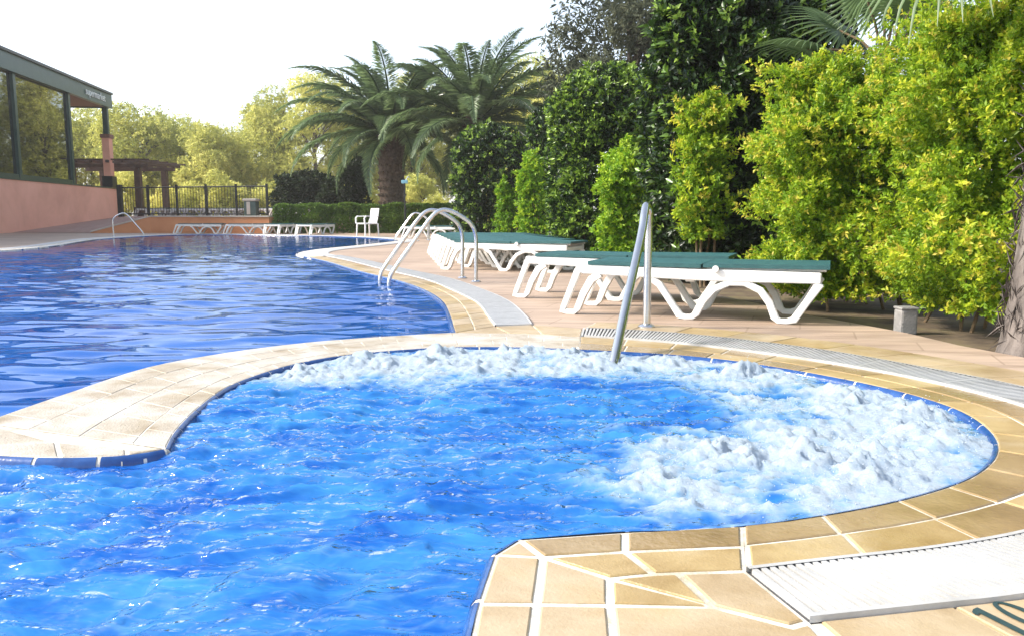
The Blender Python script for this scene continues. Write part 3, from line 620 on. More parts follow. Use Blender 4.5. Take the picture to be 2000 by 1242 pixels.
# black fence on the terrace edge
fe = empty('metal_fence', (-16.6, 34.2, TZ)); tag(fe, 'black metal railing fence on the terrace in front of the pergola', 'fence')
fx = np.linspace(0, 6.8, 6); fy = lambda x: -.28*x
for x in fx: MB().box(x-.04, x+.04, fy(x)-.04, fy(x)+.04, 0, 1.32).build('post', M['blackmetal'], fe)
for z in (.12, 1.22):
    MB().tube([(0, 0, z), (6.8, fy(6.8), z)], .028, 6).build('rail', M['blackmetal'], fe)
mb = MB()
for x in np.arange(.12, 6.75, .13): mb.tube([(x, fy(x), .12), (x, fy(x), 1.22)], .011, 4, caps=False)
tag(mb.build('bars', M['blackmetal'], fe), kind='stuff')
MB().box(-.09, .09, -.09, .09, 0, 1.34).build('gate_post', M['blackmetal'], fe)

# pergola
pg = empty('pergola', (-20.4, 44.2, TZ)); tag(pg, 'dark wooden pergola on the terrace behind the pink pillar', 'pergola')
for x, y in ((0, 0), (0, 3.4), (-3.6, 0), (-3.6, 3.4)):
    MB().box(x-.16, x+.16, y-.16, y+.16, 0, 2.62, .02).build('post', M['darkwood'], pg)
    MB().box(x-.24, x+.24, y-.24, y+.24, 0, .5, .02).build('post_base', M['darkwood'], pg)
for y in (0, 3.4): MB().box(-4.6, .6, y-.08, y+.08, 2.62, 2.84, .01).build('girder', M['darkwood'], pg)
for i, x in enumerate(np.arange(-4.4, .7, .82)): MB().box(x-.07, x+.07, -1.1, 4.3, 2.842, 2.98, .01).build('rafter', M['darkwood'], pg)
for i, y in enumerate(np.arange(-.8, 4.3, 1.2)): MB().box(-4.8, 1.0, y-.05, y+.05, 2.982, 3.06).build('batten', M['darkwood'], pg)

b = empty('waste_bin', (-10.4, 32.2, TZ)); tag(b, 'green grey waste bin at the end of the terrace fence', 'bin')
MB().box(-.24, .24, -.24, .24, 0, .62, .03).build('body', M['bin'], b); MB().box(-.27, .27, -.27, .27, .62, .72, .03).build('lid', M['curb'], b)
MB().box(-.12, .02, -.255, -.238, .1, .6).build('panel', M['curb'], b)

# ------------------------------------------------------------------ rails and ladders
def smooth_path(pts, n=8):
    P = [Vector(p) for p in pts]; P = [2*P[0]-P[1]]+P+[2*P[-1]-P[-2]]; out = []
    for i in range(1, len(P)-2):
        a, b, c, d = P[i-1:i+3]
        for k in range(n):
            t_ = k/n; out.append(.5*((2*b)+(-a+c)*t_+(2*a-5*b+4*c-d)*t_*t_+(-a+3*b-3*c+d)*t_**3))
    out.append(P[-2]); return out
def flange(parent, x, y):
    mb = MB(); mb.tube([(x, y, 0), (x, y, .006), (x, y, .014), (x, y, .022)], [.055, .055, .045, .028], 16); return mb.build('flange', M['steel'], parent, smooth=True)
hr = empty('handrail', (.85, 5.0, .010)); tag(hr, 'slanting steel handrail dropping into the bubbling spa', 'handrail')
flange(hr, 0, 0)
MB().tube(smooth_path([(0,0,0),(0,0,.35),(0,0,.66),(-.010,-.03,.735),(-.035,-.10,.752),(-.06,-.19,.70),(-.10,-.34,.58),(-.24,-.80,.26),(-.385,-1.28,-.08),(-.50,-1.66,-.35)]), .0245, 14).build('rail', M['steel'], hr, smooth=True)

def make_ladder(label, loc, rz, sc=1.0):
    l = empty('pool_ladder', loc, rz); tag(l, label, 'pool ladder', 'steel pool ladders'); l.scale = (sc,)*3
    for y in (-.27, .27):
        MB().tube(smooth_path([(0,y,0),(0,y,.25),(0,y,.48),(-.05,y,.61),(-.17,y,.70),(-.30,y,.755),(-.40,y,.745),(-.50,y,.655),(-.66,y,.44),(-.86,y,.17),(-.925,y,.05),(-.93,y,-.1),(-.93,y,-.5),(-.93,y,-.9)]), .021, 12).build('rail', M['steel'], l, smooth=True)
        flange(l, 0, y)
    for z in (-.12, -.40, -.68): MB().box(-.99, -.89, -.25, .25, z-.015, z+.015, .006).build('step', M['steel'], l)
    return l
lad = make_ladder('big steel ladder by the grate in front of the teal loungers', (-.47, 8.72, .002), R(19))
l2 = copy_tree(lad); l2.location = (-13.55, 27.3, .002); l2.rotation_euler = (0, 0, R(205)); l2['label'] = 'far left steel ladder below the salmon wall'
l3 = copy_tree(lad); l3.location = (-2.35, 22.6, .002); l3.rotation_euler = (0, 0, R(10)); l3['label'] = 'far steel ladder just right of the white armchair'

# ------------------------------------------------------------------ sun loungers
def ribbon(path, w, y0, y1):               # a moulded band in the XZ plane, thickness w, between y0 and y1
    P = [Vector((p[0], 0, p[1])) for p in path]; L_, R_ = [], []
    for i, q in enumerate(P):
        d = (P[min(i+1, len(P)-1)]-P[max(i-1, 0)]).normalized(); nn = Vector((-d.z, 0, d.x)); wi = w[i] if isinstance(w, list) else w
        L_.append(q+nn*wi/2); R_.append(q-nn*wi/2)
    n = len(P); vs = []
    for i in range(n):
        for q in (L_[i], R_[i]):
            vs += [(q.x, y0, q.z), (q.x, y1, q.z)]
    fs = []
    for i in range(n-1):
        a = i*4; b_ = a+4
        fs += [(a, a+1, b_+1, b_), (a+2, b_+2, b_+3, a+3), (a, b_, b_+2, a+2), (a+1, a+3, b_+3, b_+1)]
    fs += [(0, 2, 3, 1), ((n-1)*4, (n-1)*4+1, (n-1)*4+3, (n-1)*4+2)]
    return vs, fs
def bevelled(mb, name, mat, parent, off=.006):
    me = mb.mesh(name, mat); bm = bmesh.new(); bm.from_mesh(me); bmesh.ops.remove_doubles(bm, verts=bm.verts, dist=1e-5)
    es = [e for e in bm.edges if e.is_manifold and e.calc_face_angle(0) > R(50)]
    bmesh.ops.bevel(bm, geom=es, offset=off, segments=2, affect='EDGES', clamp_overlap=True); bm.to_mesh(me); bm.free()
    me.polygons.foreach_set('use_smooth', [True]*len(me.polygons))
    try: me.set_sharp_from_angle(angle=R(40))
    except Exception: pass
    return link(name, me, parent)
def arcp(x0, x1, z, h, n=9): return [(x0+(x1-x0)*k/n, z+h*math.sin(math.pi*k/n)) for k in range(n+1)]
def make_lounger():
    r = empty('sun_lounger')
    for y0, y1 in ((0, .055), (.575, .63)):
        mb = MB(); mb.add(*ribbon([(.10,.335),(.16,.325),(.9,.308),(1.3,.306),(1.74,.306)], [.05,.062,.075,.078,.07], y0, y1))
        bevelled(mb, 'side_rail', M['white_plastic'], r)
        mb = MB(); mb.add(*ribbon([(.62,.29),(.70,.235),(.80,.09),(.845,.025),(.88,.018),(.93,.020),(.955,.045),(1.0,.135),(1.07,.215),(1.17,.262),(1.27,.262),(1.37,.215),(1.43,.135),(1.465,.045),(1.49,.020),(1.54,.018),(1.585,.03),(1.66,.15),(1.735,.275)],
                                 [.05,.045,.042,.05,.036,.036,.05,.048,.045,.045,.045,.045,.048,.05,.036,.036,.05,.045,.06], y0+.004, y1-.004))
        bevelled(mb, 'arched_leg', M['white_plastic'], r)
        mb = MB(); mb.add(*ribbon([(.115,.32),(.075,.22),(.012,.06),(0,.022),(.03,.018),(.09,.018),(.115,.045),(.155,.15),(.215,.255),(.28,.295)], [.05,.042,.04,.046,.036,.036,.046,.05,.055,.05], y0+.003, y1-.003))
        bevelled(mb, 'foot_leg', M['white_plastic'], r)
    for x, z in ((.115, .33), (1.71, .30), (.90, .285)):
        MB().box(x-.03, x+.03, .056, .574, z-.03, z+.02, .006).build('cross_bar', M['white_plastic'], r)
    for x0, x1, z0, z1, nm in ((.19, .98, .384, .380, 'seat_sling'), (.995, 1.79, .384, .388, 'back_sling')):
        k = 8; vs = []; 
        for i in range(k+1):
            for j in range(7):
                u, v = i/k, j/6; sag = -.010*math.sin(math.pi*u)*math.sin(math.pi*v)
                vs.append((x0+(x1-x0)*u, 0.0+.63*v, z0+(z1-z0)*u+sag))
        nv = len(vs); vs += [(x, y, z-.026) for x, y, z in vs]
        fs = [(i*7+j, (i+1)*7+j, (i+1)*7+j+1, i*7+j+1) for i in range(k) for j in range(6)]
        fs += [tuple(q+nv for q in fq)[::-1] for fq in fs[:k*6]]
        rim = [i*7 for i in range(k+1)]+[k*7+j for j in range(1, 7)]+[i*7+6 for i in range(k-1, -1, -1)]+[j for j in range(5, 0, -1)]
        fs += [(rim[i], rim[(i+1) % len(rim)], rim[(i+1) % len(rim)]+nv, rim[i]+nv) for i in range(len(rim))]
        s_ = MB().add(vs, fs).build(nm, M['teal'], r)
        for y in (.05, .58): MB().tube([(x0+.02, y, z0-.034), (x1-.02, y, z1-.034)], .010, 8).build('sling_bar', M['white_plastic'], s_, smooth=True)
    for y in (-.012, .642): MB().tube([(1.08, y-.012, .352), (1.08, y+.012, .352)], .022, 10).build('hinge_knob', M['white_plastic'], r, smooth=True)
    return r
L0 = make_lounger()
first = [True]
def lounger(x, y, rz, label, z=0.0, group='sun loungers on the deck'):
    o = L0 if first[0] else copy_tree(L0); first[0] = False
    o.location = (x, y, z); o.rotation_euler = (0, 0, rz); tag(o, label, 'sun lounger', group); return o
near_rz = math.atan2(-.37, .93)
lounger(.36, 5.74, near_rz, 'nearest white lounger with teal sling beside the spa handrail')
lounger(.02, 6.88, near_rz, 'white lounger with teal sling, directly behind the nearest one')
fr_ = math.atan2(-.42, .90)
for i, lb in enumerate(['front lounger of the far row, seen through the big ladder', 'second lounger of the far row behind the big ladder', 'third lounger of the far row behind the big ladder', 'fourth lounger of the far row behind the big ladder', 'fifth lounger of the far row behind the big ladder', 'sixth lounger of the far row, last but one', 'rearmost lounger of the far row behind the big ladder']):
    lounger(-.92-.105*i, 10.42+.715*i, fr_+R(random.uniform(-1.2, 1.2)), lb)
lounger(-3.35, 24.3, R(-14), 'white lounger beyond the far ladder, near the clipped hedge')
for x, y, a, lb in [(-12.65,29.98,7,'left one of two white loungers along the orange wall'),(-10.72,29.80,5,'right one of two white loungers along the orange wall'),
                    (-8.45,29.05,76,'white lounger end-on before the hedge, left of the pair'),(-7.12,28.35,73,'white lounger end-on before the hedge, right of the pair')]:
    lounger(x, y, R(a), lb)
for i, od in enumerate('leftmost second third fourth fifth sixth seventh eighth rightmost'.split()):
    lounger(-16.7+.78*i, 35.6-.16*i, R(-8+random.uniform(-20, 20)), od+(' lounger' if od in ('leftmost', 'rightmost') else ' lounger from the left')+' on the terrace behind the black fence', z=TZ+.002, group='loungers on the terrace')

ch = empty('armchair', (-4.78, 26.6, 0), R(42)); tag(ch, 'white plastic armchair standing at the far pool edge before the hedge', 'chair')
for x, y in ((-.24,-.25),(.24,-.25),(-.24,.25),(.22,.25)):
    MB().tube([(x*1.08, y*1.05, 0), (x, y, .42)], [.022, .028], 8).build('leg', M['white_plastic'], ch, smooth=True)
MB().box(-.27, .25, -.26, .26, .40, .44, .015).build('seat', M['white_plastic'], ch)
mb = MB(); mb.add(*ribbon([(.20,.43),(.25,.6),(.31,.92)], .03, -.25, .25)); bevelled(mb, 'backrest', M['white_plastic'], ch, .01)
for y in (-.27, .27):
    mb = MB(); mb.add(*ribbon([(-.27,.42),(-.28,.6),(-.22,.66),(.26,.66)], .035, y-.03, y+.03)); bevelled(mb, 'armrest', M['white_plastic'], ch, .008)

sh = empty('pool_shower', (-3.8, 28.6, 0)); tag(sh, 'thin pool shower post with a pale blue head by the palm trunk', 'shower')
MB().tube([(0,0,0),(0,0,1.85)], .03, 8).build('post', M['blackmetal'], sh, smooth=True)
MB().box(-.10, .12, -.08, .08, 1.80, 1.92, .02).build('head', M['shower'], sh); MB().tube([(0,0,1.85),(.14,0,2.05),(.2,0,2.0)], .02, 6).build('pipe', M['steel'], sh)
MB().box(-.2, .2, -.2, .2, 0, .04, .01).build('base', M['concrete'], sh)

cp = empty('concrete_post', (2.47, 4.97, -.03)); tag(cp, 'short grey concrete block post under the lime hedge', 'post')
MB().box(-.052, .052, -.052, .052, 0, .155, .012).build('block', M['concrete'], cp); MB().box(-.056, .056, -.056, .056, .155, .17, .006).build('cap', M['concrete'], cp)

# ------------------------------------------------------------------ plants
def column_points(n, cx, cy, z0, z1, rx, ry, lump=.16, lf=2.2, sq=2.6, depth=.16, taper=.0, seed=0, front=.0, dome=.30):
    r = np.random.default_rng(seed+100); h = z1-z0
    u = r.uniform(0, 2*np.pi, n)
    if front > 0:                          # more leaves on the side that faces the pool
        k = r.random(n) < front; u[k] = R(215)+r.normal(0, .75, k.sum())
    v = r.random(n)**.92
    top = r.random(n) < .22; v[top] = 1-dome*r.random(top.sum())*.8
    prof_ = np.where(v > 1-dome, np.sqrt(np.clip(1-((v-(1-dome))/dome)**2.2, 0, 1)), 1.0)*(1-taper*v)*np.where(v < .12, .82+.18*v/.12, 1)
    cu, su = np.cos(u), np.sin(u); q = (np.abs(cu)**sq+np.abs(su)**sq)**(-1/sq)
    nz = fbm(cu*q*rx*lf+cx*3+seed, su*q*ry*lf+cy*3, v*h*lf, o=3)
    d = r.exponential(depth, n); d = np.minimum(d, .7*min(rx, ry))
    k = prof_*(1+lump*nz/np.maximum(.4, min(rx, ry)))*(1-d/max(rx, ry))
    rad = np.where(top, np.sqrt(r.random(n))*prof_, k)
    X_ = cx+rx*q*cu*np.where(top, rad, k); Y_ = cy+ry*q*su*np.where(top, rad, k)
    Z_ = z0+h*v+np.where(v > 1-dome, lump*1.1*nz-.5*d, .12*nz*lump)
    Nn = np.stack([cu/rx, su/ry, np.where(v > 1-dome, (v-(1-dome))/dome*1.6, .0)+np.zeros(n)], 1)
    return np.stack([X_, Y_, Z_], 1), unit(Nn), d, nz, r
def sprigs(P, Nn, r, per, spread, L, W, tint, flat=.5, upb=.4):
    """clusters of leaves set round short shoots"""
    n = len(P); axis = unit(Nn*1.0+np.array((0, 0, upb))+r.normal(0, .45, (n, 3)))
    Pp = np.repeat(P, per, 0); A = np.repeat(axis, per, 0); k = np.tile(np.arange(per)/per, n)[:, None]
    rnd = unit(r.normal(0, 1, (n*per, 3))); side = unit(rnd-A*(rnd*A).sum(1)[:, None])
    D = unit(A*(.35+.6*k)+side*flat*1.3); P2 = Pp+A*spread*k
    return P2, D, unit(A+.5*r.normal(0, 1, A.shape)), np.repeat(L, per)*r.uniform(.75, 1.2, n*per), np.repeat(W, per)*r.uniform(.8, 1.15, n*per), np.repeat(tint, per)+r.normal(0, .07, n*per)
def stems(root, pts, r0, seed=0):
    rr_ = random.Random(seed)
    for bx, by, z0, tx, ty, tz in pts:
        path = [(bx+(tx-bx)*k/5+rr_.uniform(-.02, .02), by+(ty-by)*k/5+rr_.uniform(-.02, .02), z0+(tz-z0)*k/5) for k in range(6)]
        MB().tube(path, [r0*(1-.13*k) for k in range(6)], 7).build('stem', M['stem'], root, smooth=True)
def shrub(name, label, cat, cx, cy, z1, rx, ry, kind, n, leaf, z0=0.02, per=6, group=None, seed=0, lump=.16, lf=2.2, depth=.14, front=.35, tintb=.45, young=.25, nst=4, sq=2.6, taper=0., dome=.3, spread=.05, shoots=0, wl=.5, stem_r=.018):
    root = empty(name, (cx, cy, -.03)); tag(root, label, cat, group)
    P, Nn, d, nz, r = column_points(n, 0, 0, z0, z1, rx, ry, lump, lf, sq, depth, taper, seed, front, dome)
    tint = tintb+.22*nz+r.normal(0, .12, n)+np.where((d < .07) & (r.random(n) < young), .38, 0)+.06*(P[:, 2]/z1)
    Lf = r.uniform(.8, 1.2, n)*leaf
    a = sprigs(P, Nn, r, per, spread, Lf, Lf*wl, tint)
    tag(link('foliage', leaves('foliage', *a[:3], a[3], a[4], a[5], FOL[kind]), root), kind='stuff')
    rr_ = random.Random(seed+5)
    stems(root, [(rr_.uniform(-.6, .6)*rx, rr_.uniform(-.6, .6)*ry, 0, rr_.uniform(-.5, .5)*rx, rr_.uniform(-.5, .5)*ry, z1*rr_.uniform(.6, .85)) for _ in range(nst)], stem_r, seed)
    if shoots:                             # the young shoots that stand out singly
        vs = []
        for vi in range(4):
            q = np.random.default_rng(seed*7+vi); b = sprigs(np.zeros((1, 3)), np.array([[0, 0, 1.]]), q, 8, leaf*1.5, np.array([leaf*1.15]), np.array([leaf*.55]), np.array([tintb+.42]), .75, .6)
            vs.append(leaves('young_shoot', *b[:3], b[3], b[4], b[5], FOL[kind]))
        cand = np.argwhere((d < .05) & (Nn @ unit(np.array([[-.75, -.9, .15]]))[0] > .1))[:, 0]
        for i in r.choice(cand, min(shoots, len(cand)), replace=False):
            o = link('young_shoot', vs[int(r.integers(4))], root); o.location = P[i]+Nn[i]*.03
            o.rotation_euler = Vector((Nn[i][0]*.7, Nn[i][1]*.7, .75)).to_track_quat('Z', 'Y').to_euler(); o.scale = (float(r.uniform(.8, 1.35)),)*3
    return root
HG = 'columnar plants of the hedge'
# dark columns
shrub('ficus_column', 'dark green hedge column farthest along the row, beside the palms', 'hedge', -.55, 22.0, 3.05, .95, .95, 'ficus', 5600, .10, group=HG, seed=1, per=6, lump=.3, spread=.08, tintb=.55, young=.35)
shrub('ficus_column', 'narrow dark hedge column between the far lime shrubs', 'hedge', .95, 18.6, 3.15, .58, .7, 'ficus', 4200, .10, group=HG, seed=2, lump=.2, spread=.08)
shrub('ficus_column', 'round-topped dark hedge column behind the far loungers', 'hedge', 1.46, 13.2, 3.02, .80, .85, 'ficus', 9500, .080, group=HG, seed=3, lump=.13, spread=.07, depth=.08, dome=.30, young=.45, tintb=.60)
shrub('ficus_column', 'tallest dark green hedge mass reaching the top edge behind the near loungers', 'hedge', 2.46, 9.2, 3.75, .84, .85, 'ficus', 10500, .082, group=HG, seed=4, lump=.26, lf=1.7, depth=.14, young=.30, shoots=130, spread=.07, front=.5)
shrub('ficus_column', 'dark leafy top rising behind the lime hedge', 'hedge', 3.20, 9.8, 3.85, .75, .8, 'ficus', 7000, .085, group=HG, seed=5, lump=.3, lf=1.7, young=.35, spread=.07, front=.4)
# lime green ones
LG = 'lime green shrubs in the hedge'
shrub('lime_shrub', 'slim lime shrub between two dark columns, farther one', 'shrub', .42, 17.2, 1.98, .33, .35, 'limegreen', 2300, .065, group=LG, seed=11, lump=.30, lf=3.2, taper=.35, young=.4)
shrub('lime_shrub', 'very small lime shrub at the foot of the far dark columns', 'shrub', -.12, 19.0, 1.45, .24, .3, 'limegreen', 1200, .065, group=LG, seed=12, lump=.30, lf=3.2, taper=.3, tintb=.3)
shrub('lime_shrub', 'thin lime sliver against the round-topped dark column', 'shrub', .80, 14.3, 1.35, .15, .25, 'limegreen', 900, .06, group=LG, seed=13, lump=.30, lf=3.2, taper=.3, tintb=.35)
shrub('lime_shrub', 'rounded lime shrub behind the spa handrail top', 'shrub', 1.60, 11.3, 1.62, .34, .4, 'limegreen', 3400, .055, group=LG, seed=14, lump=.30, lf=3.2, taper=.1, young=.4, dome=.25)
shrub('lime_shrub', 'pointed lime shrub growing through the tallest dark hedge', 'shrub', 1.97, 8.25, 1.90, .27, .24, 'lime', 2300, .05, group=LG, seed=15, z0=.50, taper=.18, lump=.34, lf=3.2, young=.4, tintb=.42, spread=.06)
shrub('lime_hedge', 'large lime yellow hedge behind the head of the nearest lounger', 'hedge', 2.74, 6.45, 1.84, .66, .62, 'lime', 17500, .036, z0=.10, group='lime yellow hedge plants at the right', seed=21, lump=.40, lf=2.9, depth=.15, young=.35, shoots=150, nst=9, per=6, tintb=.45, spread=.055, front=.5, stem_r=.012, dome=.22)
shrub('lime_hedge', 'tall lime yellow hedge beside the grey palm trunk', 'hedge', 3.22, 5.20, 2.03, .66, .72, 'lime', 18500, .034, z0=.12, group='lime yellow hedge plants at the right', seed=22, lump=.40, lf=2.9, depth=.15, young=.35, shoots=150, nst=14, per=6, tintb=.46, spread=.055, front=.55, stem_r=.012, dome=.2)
# clipped low hedge along the far edge
cx0, cx1 = -9.6, -2.4
root = empty('clipped_hedge', ((cx0+cx1)/2+.5, 31.5, -.03)); tag(root, 'long low clipped green hedge along the far deck edge', 'hedge')
n = 9000; r = np.random.default_rng(44); x = r.uniform(-3.7, 3.7, n); f_ = r.random(n)
zf = np.where(f_ < .6, r.uniform(.05, 1.05, n), 1.05); yf = np.where(f_ < .6, -.45, r.uniform(-.45, .45, n)); nz = fbm(x*1.6, zf*2, yf*2, o=3)
P = np.stack([x, yf-.12*nz-np.where(f_ < .6, 0, 0)+r.exponential(.05, n)*(f_ < .6)-.22*(x+3.7)*0, zf+.12*nz*(f_ >= .6)], 1)
P[:, 1] += -.30*(x+3.7)*.18*0; Nn = np.where((f_ < .6)[:, None], np.array([[0, -1, .2]]), np.array([[0, -.2, 1]]))
a = sprigs(P, Nn, r, 5, .05, np.full(n, .085), np.full(n, .045), .5+.25*nz+r.normal(0, .15, n))
tag(link('foliage', leaves('foliage', *a[:3], a[3], a[4], a[5], FOL['box']), root), kind='stuff')
stems(root, [(xx, 0, 0, xx+.1, 0, .9) for xx in np.linspace(-3.4, 3.4, 10)], .03, 3)
# dark shrubs under the palms
shrub('dark_shrub', 'low dark spreading shrub under the left palm fronds', 'shrub', -9.0, 36.5, 2.5, 1.7, 1.1, 'dark', 3200, .16, group='dark shrubs under the palms', seed=31, lump=.6, lf=.9, depth=.35, dome=.6, young=.05, stem_r=.05)
shrub('dark_shrub', 'upright dark shrub just left of the palm trunk', 'shrub', -6.7, 34.5, 3.0, .55, .55, 'dark', 1700, .16, group='dark shrubs under the palms', seed=32, lump=.4, lf=1.2, depth=.25, dome=.4, young=.1, stem_r=.06)
shrub('dark_shrub', 'small dark shrub between the spreading one and the upright one', 'shrub', -7.8, 35.2, 2.2, .5, .5, 'dark', 1200, .16, group='dark shrubs under the palms', seed=33, lump=.4, lf=1.2, depth=.25, dome=.5, young=.1, stem_r=.05)

# date palms: each frond is a part
def frond_mesh(name, length, el, seed, npair=74, mat='palm'):
    r = np.random.default_rng(seed); n = 40; pts = [np.zeros(3)]; a = el
    for i in range(n):
        a -= (R(64)+R(26)*math.cos(el))*(1/n)*(0.35+1.5*(i/n)**1.2); a = max(a, R(-88))
        pts.append(pts[-1]+np.array((math.cos(a), .0, math.sin(a)))*length/n)
    pts = np.array(pts); pts[:, 1] += .10*length*np.linspace(0, 1, n+1)**2*r.uniform(-1, 1)
    T = unit(np.gradient(pts, axis=0)); s = np.linspace(.10, .99, npair); k = np.clip((s*n).astype(int), 0, n-1)
    base = pts[k]+(pts[k+1]-pts[k])*((s*n)-k)[:, None]; t_ = T[k]; side = np.tile(np.array((0, 1., 0)), (npair, 1)); up = unit(np.cross(t_, side))
    ll = length*.135*np.clip(np.minimum(s*5+.25, (1.06-s)*2.2), .15, 1)
    Pq, Dq, Nq, Lq = [], [], [], []
    for sg_ in (-1, 1):
        for dup_ in range(2):
            D = unit(side*sg_*.95+t_*(.62+.4*s[:, None])+up*(.42-.35*dup_)+np.array((0, 0, -.28))+r.normal(0, .11, (npair, 3)))
            Pq.append(base+t_*r.uniform(-.02, .02, (npair, 1))); Dq.append(D); Nq.append(up+0*D); Lq.append(ll*r.uniform(.85, 1.1, npair))
    P_ = np.concatenate(Pq); D_ = np.concatenate(Dq); N_ = np.concatenate(Nq); L_ = np.concatenate(Lq)
    me = leaves(name, P_, D_, N_, L_, np.full(len(P_), .027), .5+r.normal(0, .17, len(P_)), FOL[mat], fold=.12, curl=.16)
    bm = bmesh.new(); bm.from_mesh(me)
    mb = MB().tube([tuple(q) for q in pts[::3]], [.05*(1-.8*i/13)+.006 for i in range(len(pts[::3]))], 5)
    vv = [bm.verts.new(v) for v in mb.v]
    for fq in mb.f:
        try: bm.faces.new([vv[i] for i in fq])
        except ValueError: pass
    bm.to_mesh(me); bm.free(); return me
FR = [(80, 3.7), (74, 4.2), (58, 4.6), (42, 4.8), (26, 4.7), (8, 4.4), (-14, 3.7), (-38, 2.9)]
FM = [[frond_mesh('frond', ln, R(el), 50+i*3+j) for j in range(3)] for i, (el, ln) in enumerate(FR)]
def date_palm(label, loc, crown_z, tr, sc, counts, seed, lean=(0, 0), skirt=False):
    rr_ = random.Random(seed); root = empty('date_palm', loc); tag(root, label, 'palm tree', 'date palms')
    hx, hy = lean
    path = [(hx*k/6, hy*k/6, crown_z*k/6) for k in range(7)]
    MB().tube(path, [tr*1.08, tr, tr*.96, tr*.97, tr*1.0, tr*1.06, tr*.8], 20).build('trunk', M['boot'], root, smooth=True)
    bme = MB(); bme.add([(-.5,0,0),(.5,0,0),(0,0,.62),(0,0,-.62),(-.28,-.55,.22),(.28,-.55,.22),(0,-.62,.45),(0,-.5,-.05)], [(0,3,7,4),(3,1,5,7),(4,7,5,6),(0,4,6,2),(1,2,6,5)])
    bm_ = bme.mesh('leaf_base', M['boottip'])
    rows, per = 13, 17
    for i in range(rows):
        z = .35+(crown_z-.75)*i/(rows-1); k = z/crown_z
        for j in range(per):
            a = 2*math.pi*(j+.5*(i % 2))/per; o = link('leaf_base', bm_, root)
            o.location = (hx*k+math.sin(a)*tr*.985, hy*k-math.cos(a)*tr*.985, z); o.rotation_euler = (0, 0, a); o.scale = (tr*.30*rr_.uniform(.9, 1.1), tr*.20*rr_.uniform(.7, 1.3), tr*.24)
    ga = 0.0
    for i, cnt in enumerate(counts):
        for j in range(cnt):
            ga += 2.39996; o = link('frond', FM[i][rr_.randrange(3)], root)
            o.location = (hx+math.cos(ga)*tr*.35, hy+math.sin(ga)*tr*.35, crown_z-.10-.05*i); s = sc*rr_.uniform(.88, 1.1)
            o.scale = (s, s, s); o.rotation_euler = (rr_.uniform(-.12, .12), rr_.uniform(-.09, .09), ga+rr_.uniform(-.1, .1))
    return root
date_palm('left date palm with thick diamond-patterned trunk behind the clipped hedge', (-4.85, 32.7, -.03), 4.25, .52, .95, [0, 8, 10, 10, 11, 9, 3, 0], 1)
date_palm('right date palm with hanging lower fronds beside the dark hedge', (-1.45, 30.2, -.03), 4.35, .45, .92, [4, 7, 9, 9, 8, 7, 5, 5], 2, lean=(.1, 0))

# fan palms
def fan_mesh(name, rad, seed, droop=.25):
    r = np.random.default_rng(seed); n = 38; V = []; F = []; tint = []
    for i in range(n):
        a = R(-150+300*i/(n-1)); ln = rad*(1-.25*abs(a)/R(150))*r.uniform(.92, 1.05); d = np.array((math.cos(a), math.sin(a), 0)); s = np.array((-math.sin(a), math.cos(a), 0)); k0_ = len(V)
        wv_ = [.004, .055*rad, .045*rad, .022*rad, .002]; ts = [0, .4, .62, .85, 1]
        for t_, w_ in zip(ts, wv_):
            c_ = d*ln*t_+np.array((0, 0, -droop*ln*t_**3+.10*math.cos(a*.5)*t_))
            V += [c_-s*w_*.5, c_+np.array((0, 0, -.25*w_)), c_+s*w_*.5]; tint += [.45+r.normal(0, .12)]*3
        for q in range(4):
            b_ = k0_+q*3; F += [(b_, b_+3, b_+4, b_+1), (b_+1, b_+4, b_+5, b_+2)]
    return fast_mesh(name, np.array(V), np.array(F), FOL['fan'], {'tint': np.array(tint)})
FANS = [fan_mesh('fan_blade', .78, 70+i, .2+.1*i) for i in range(3)]
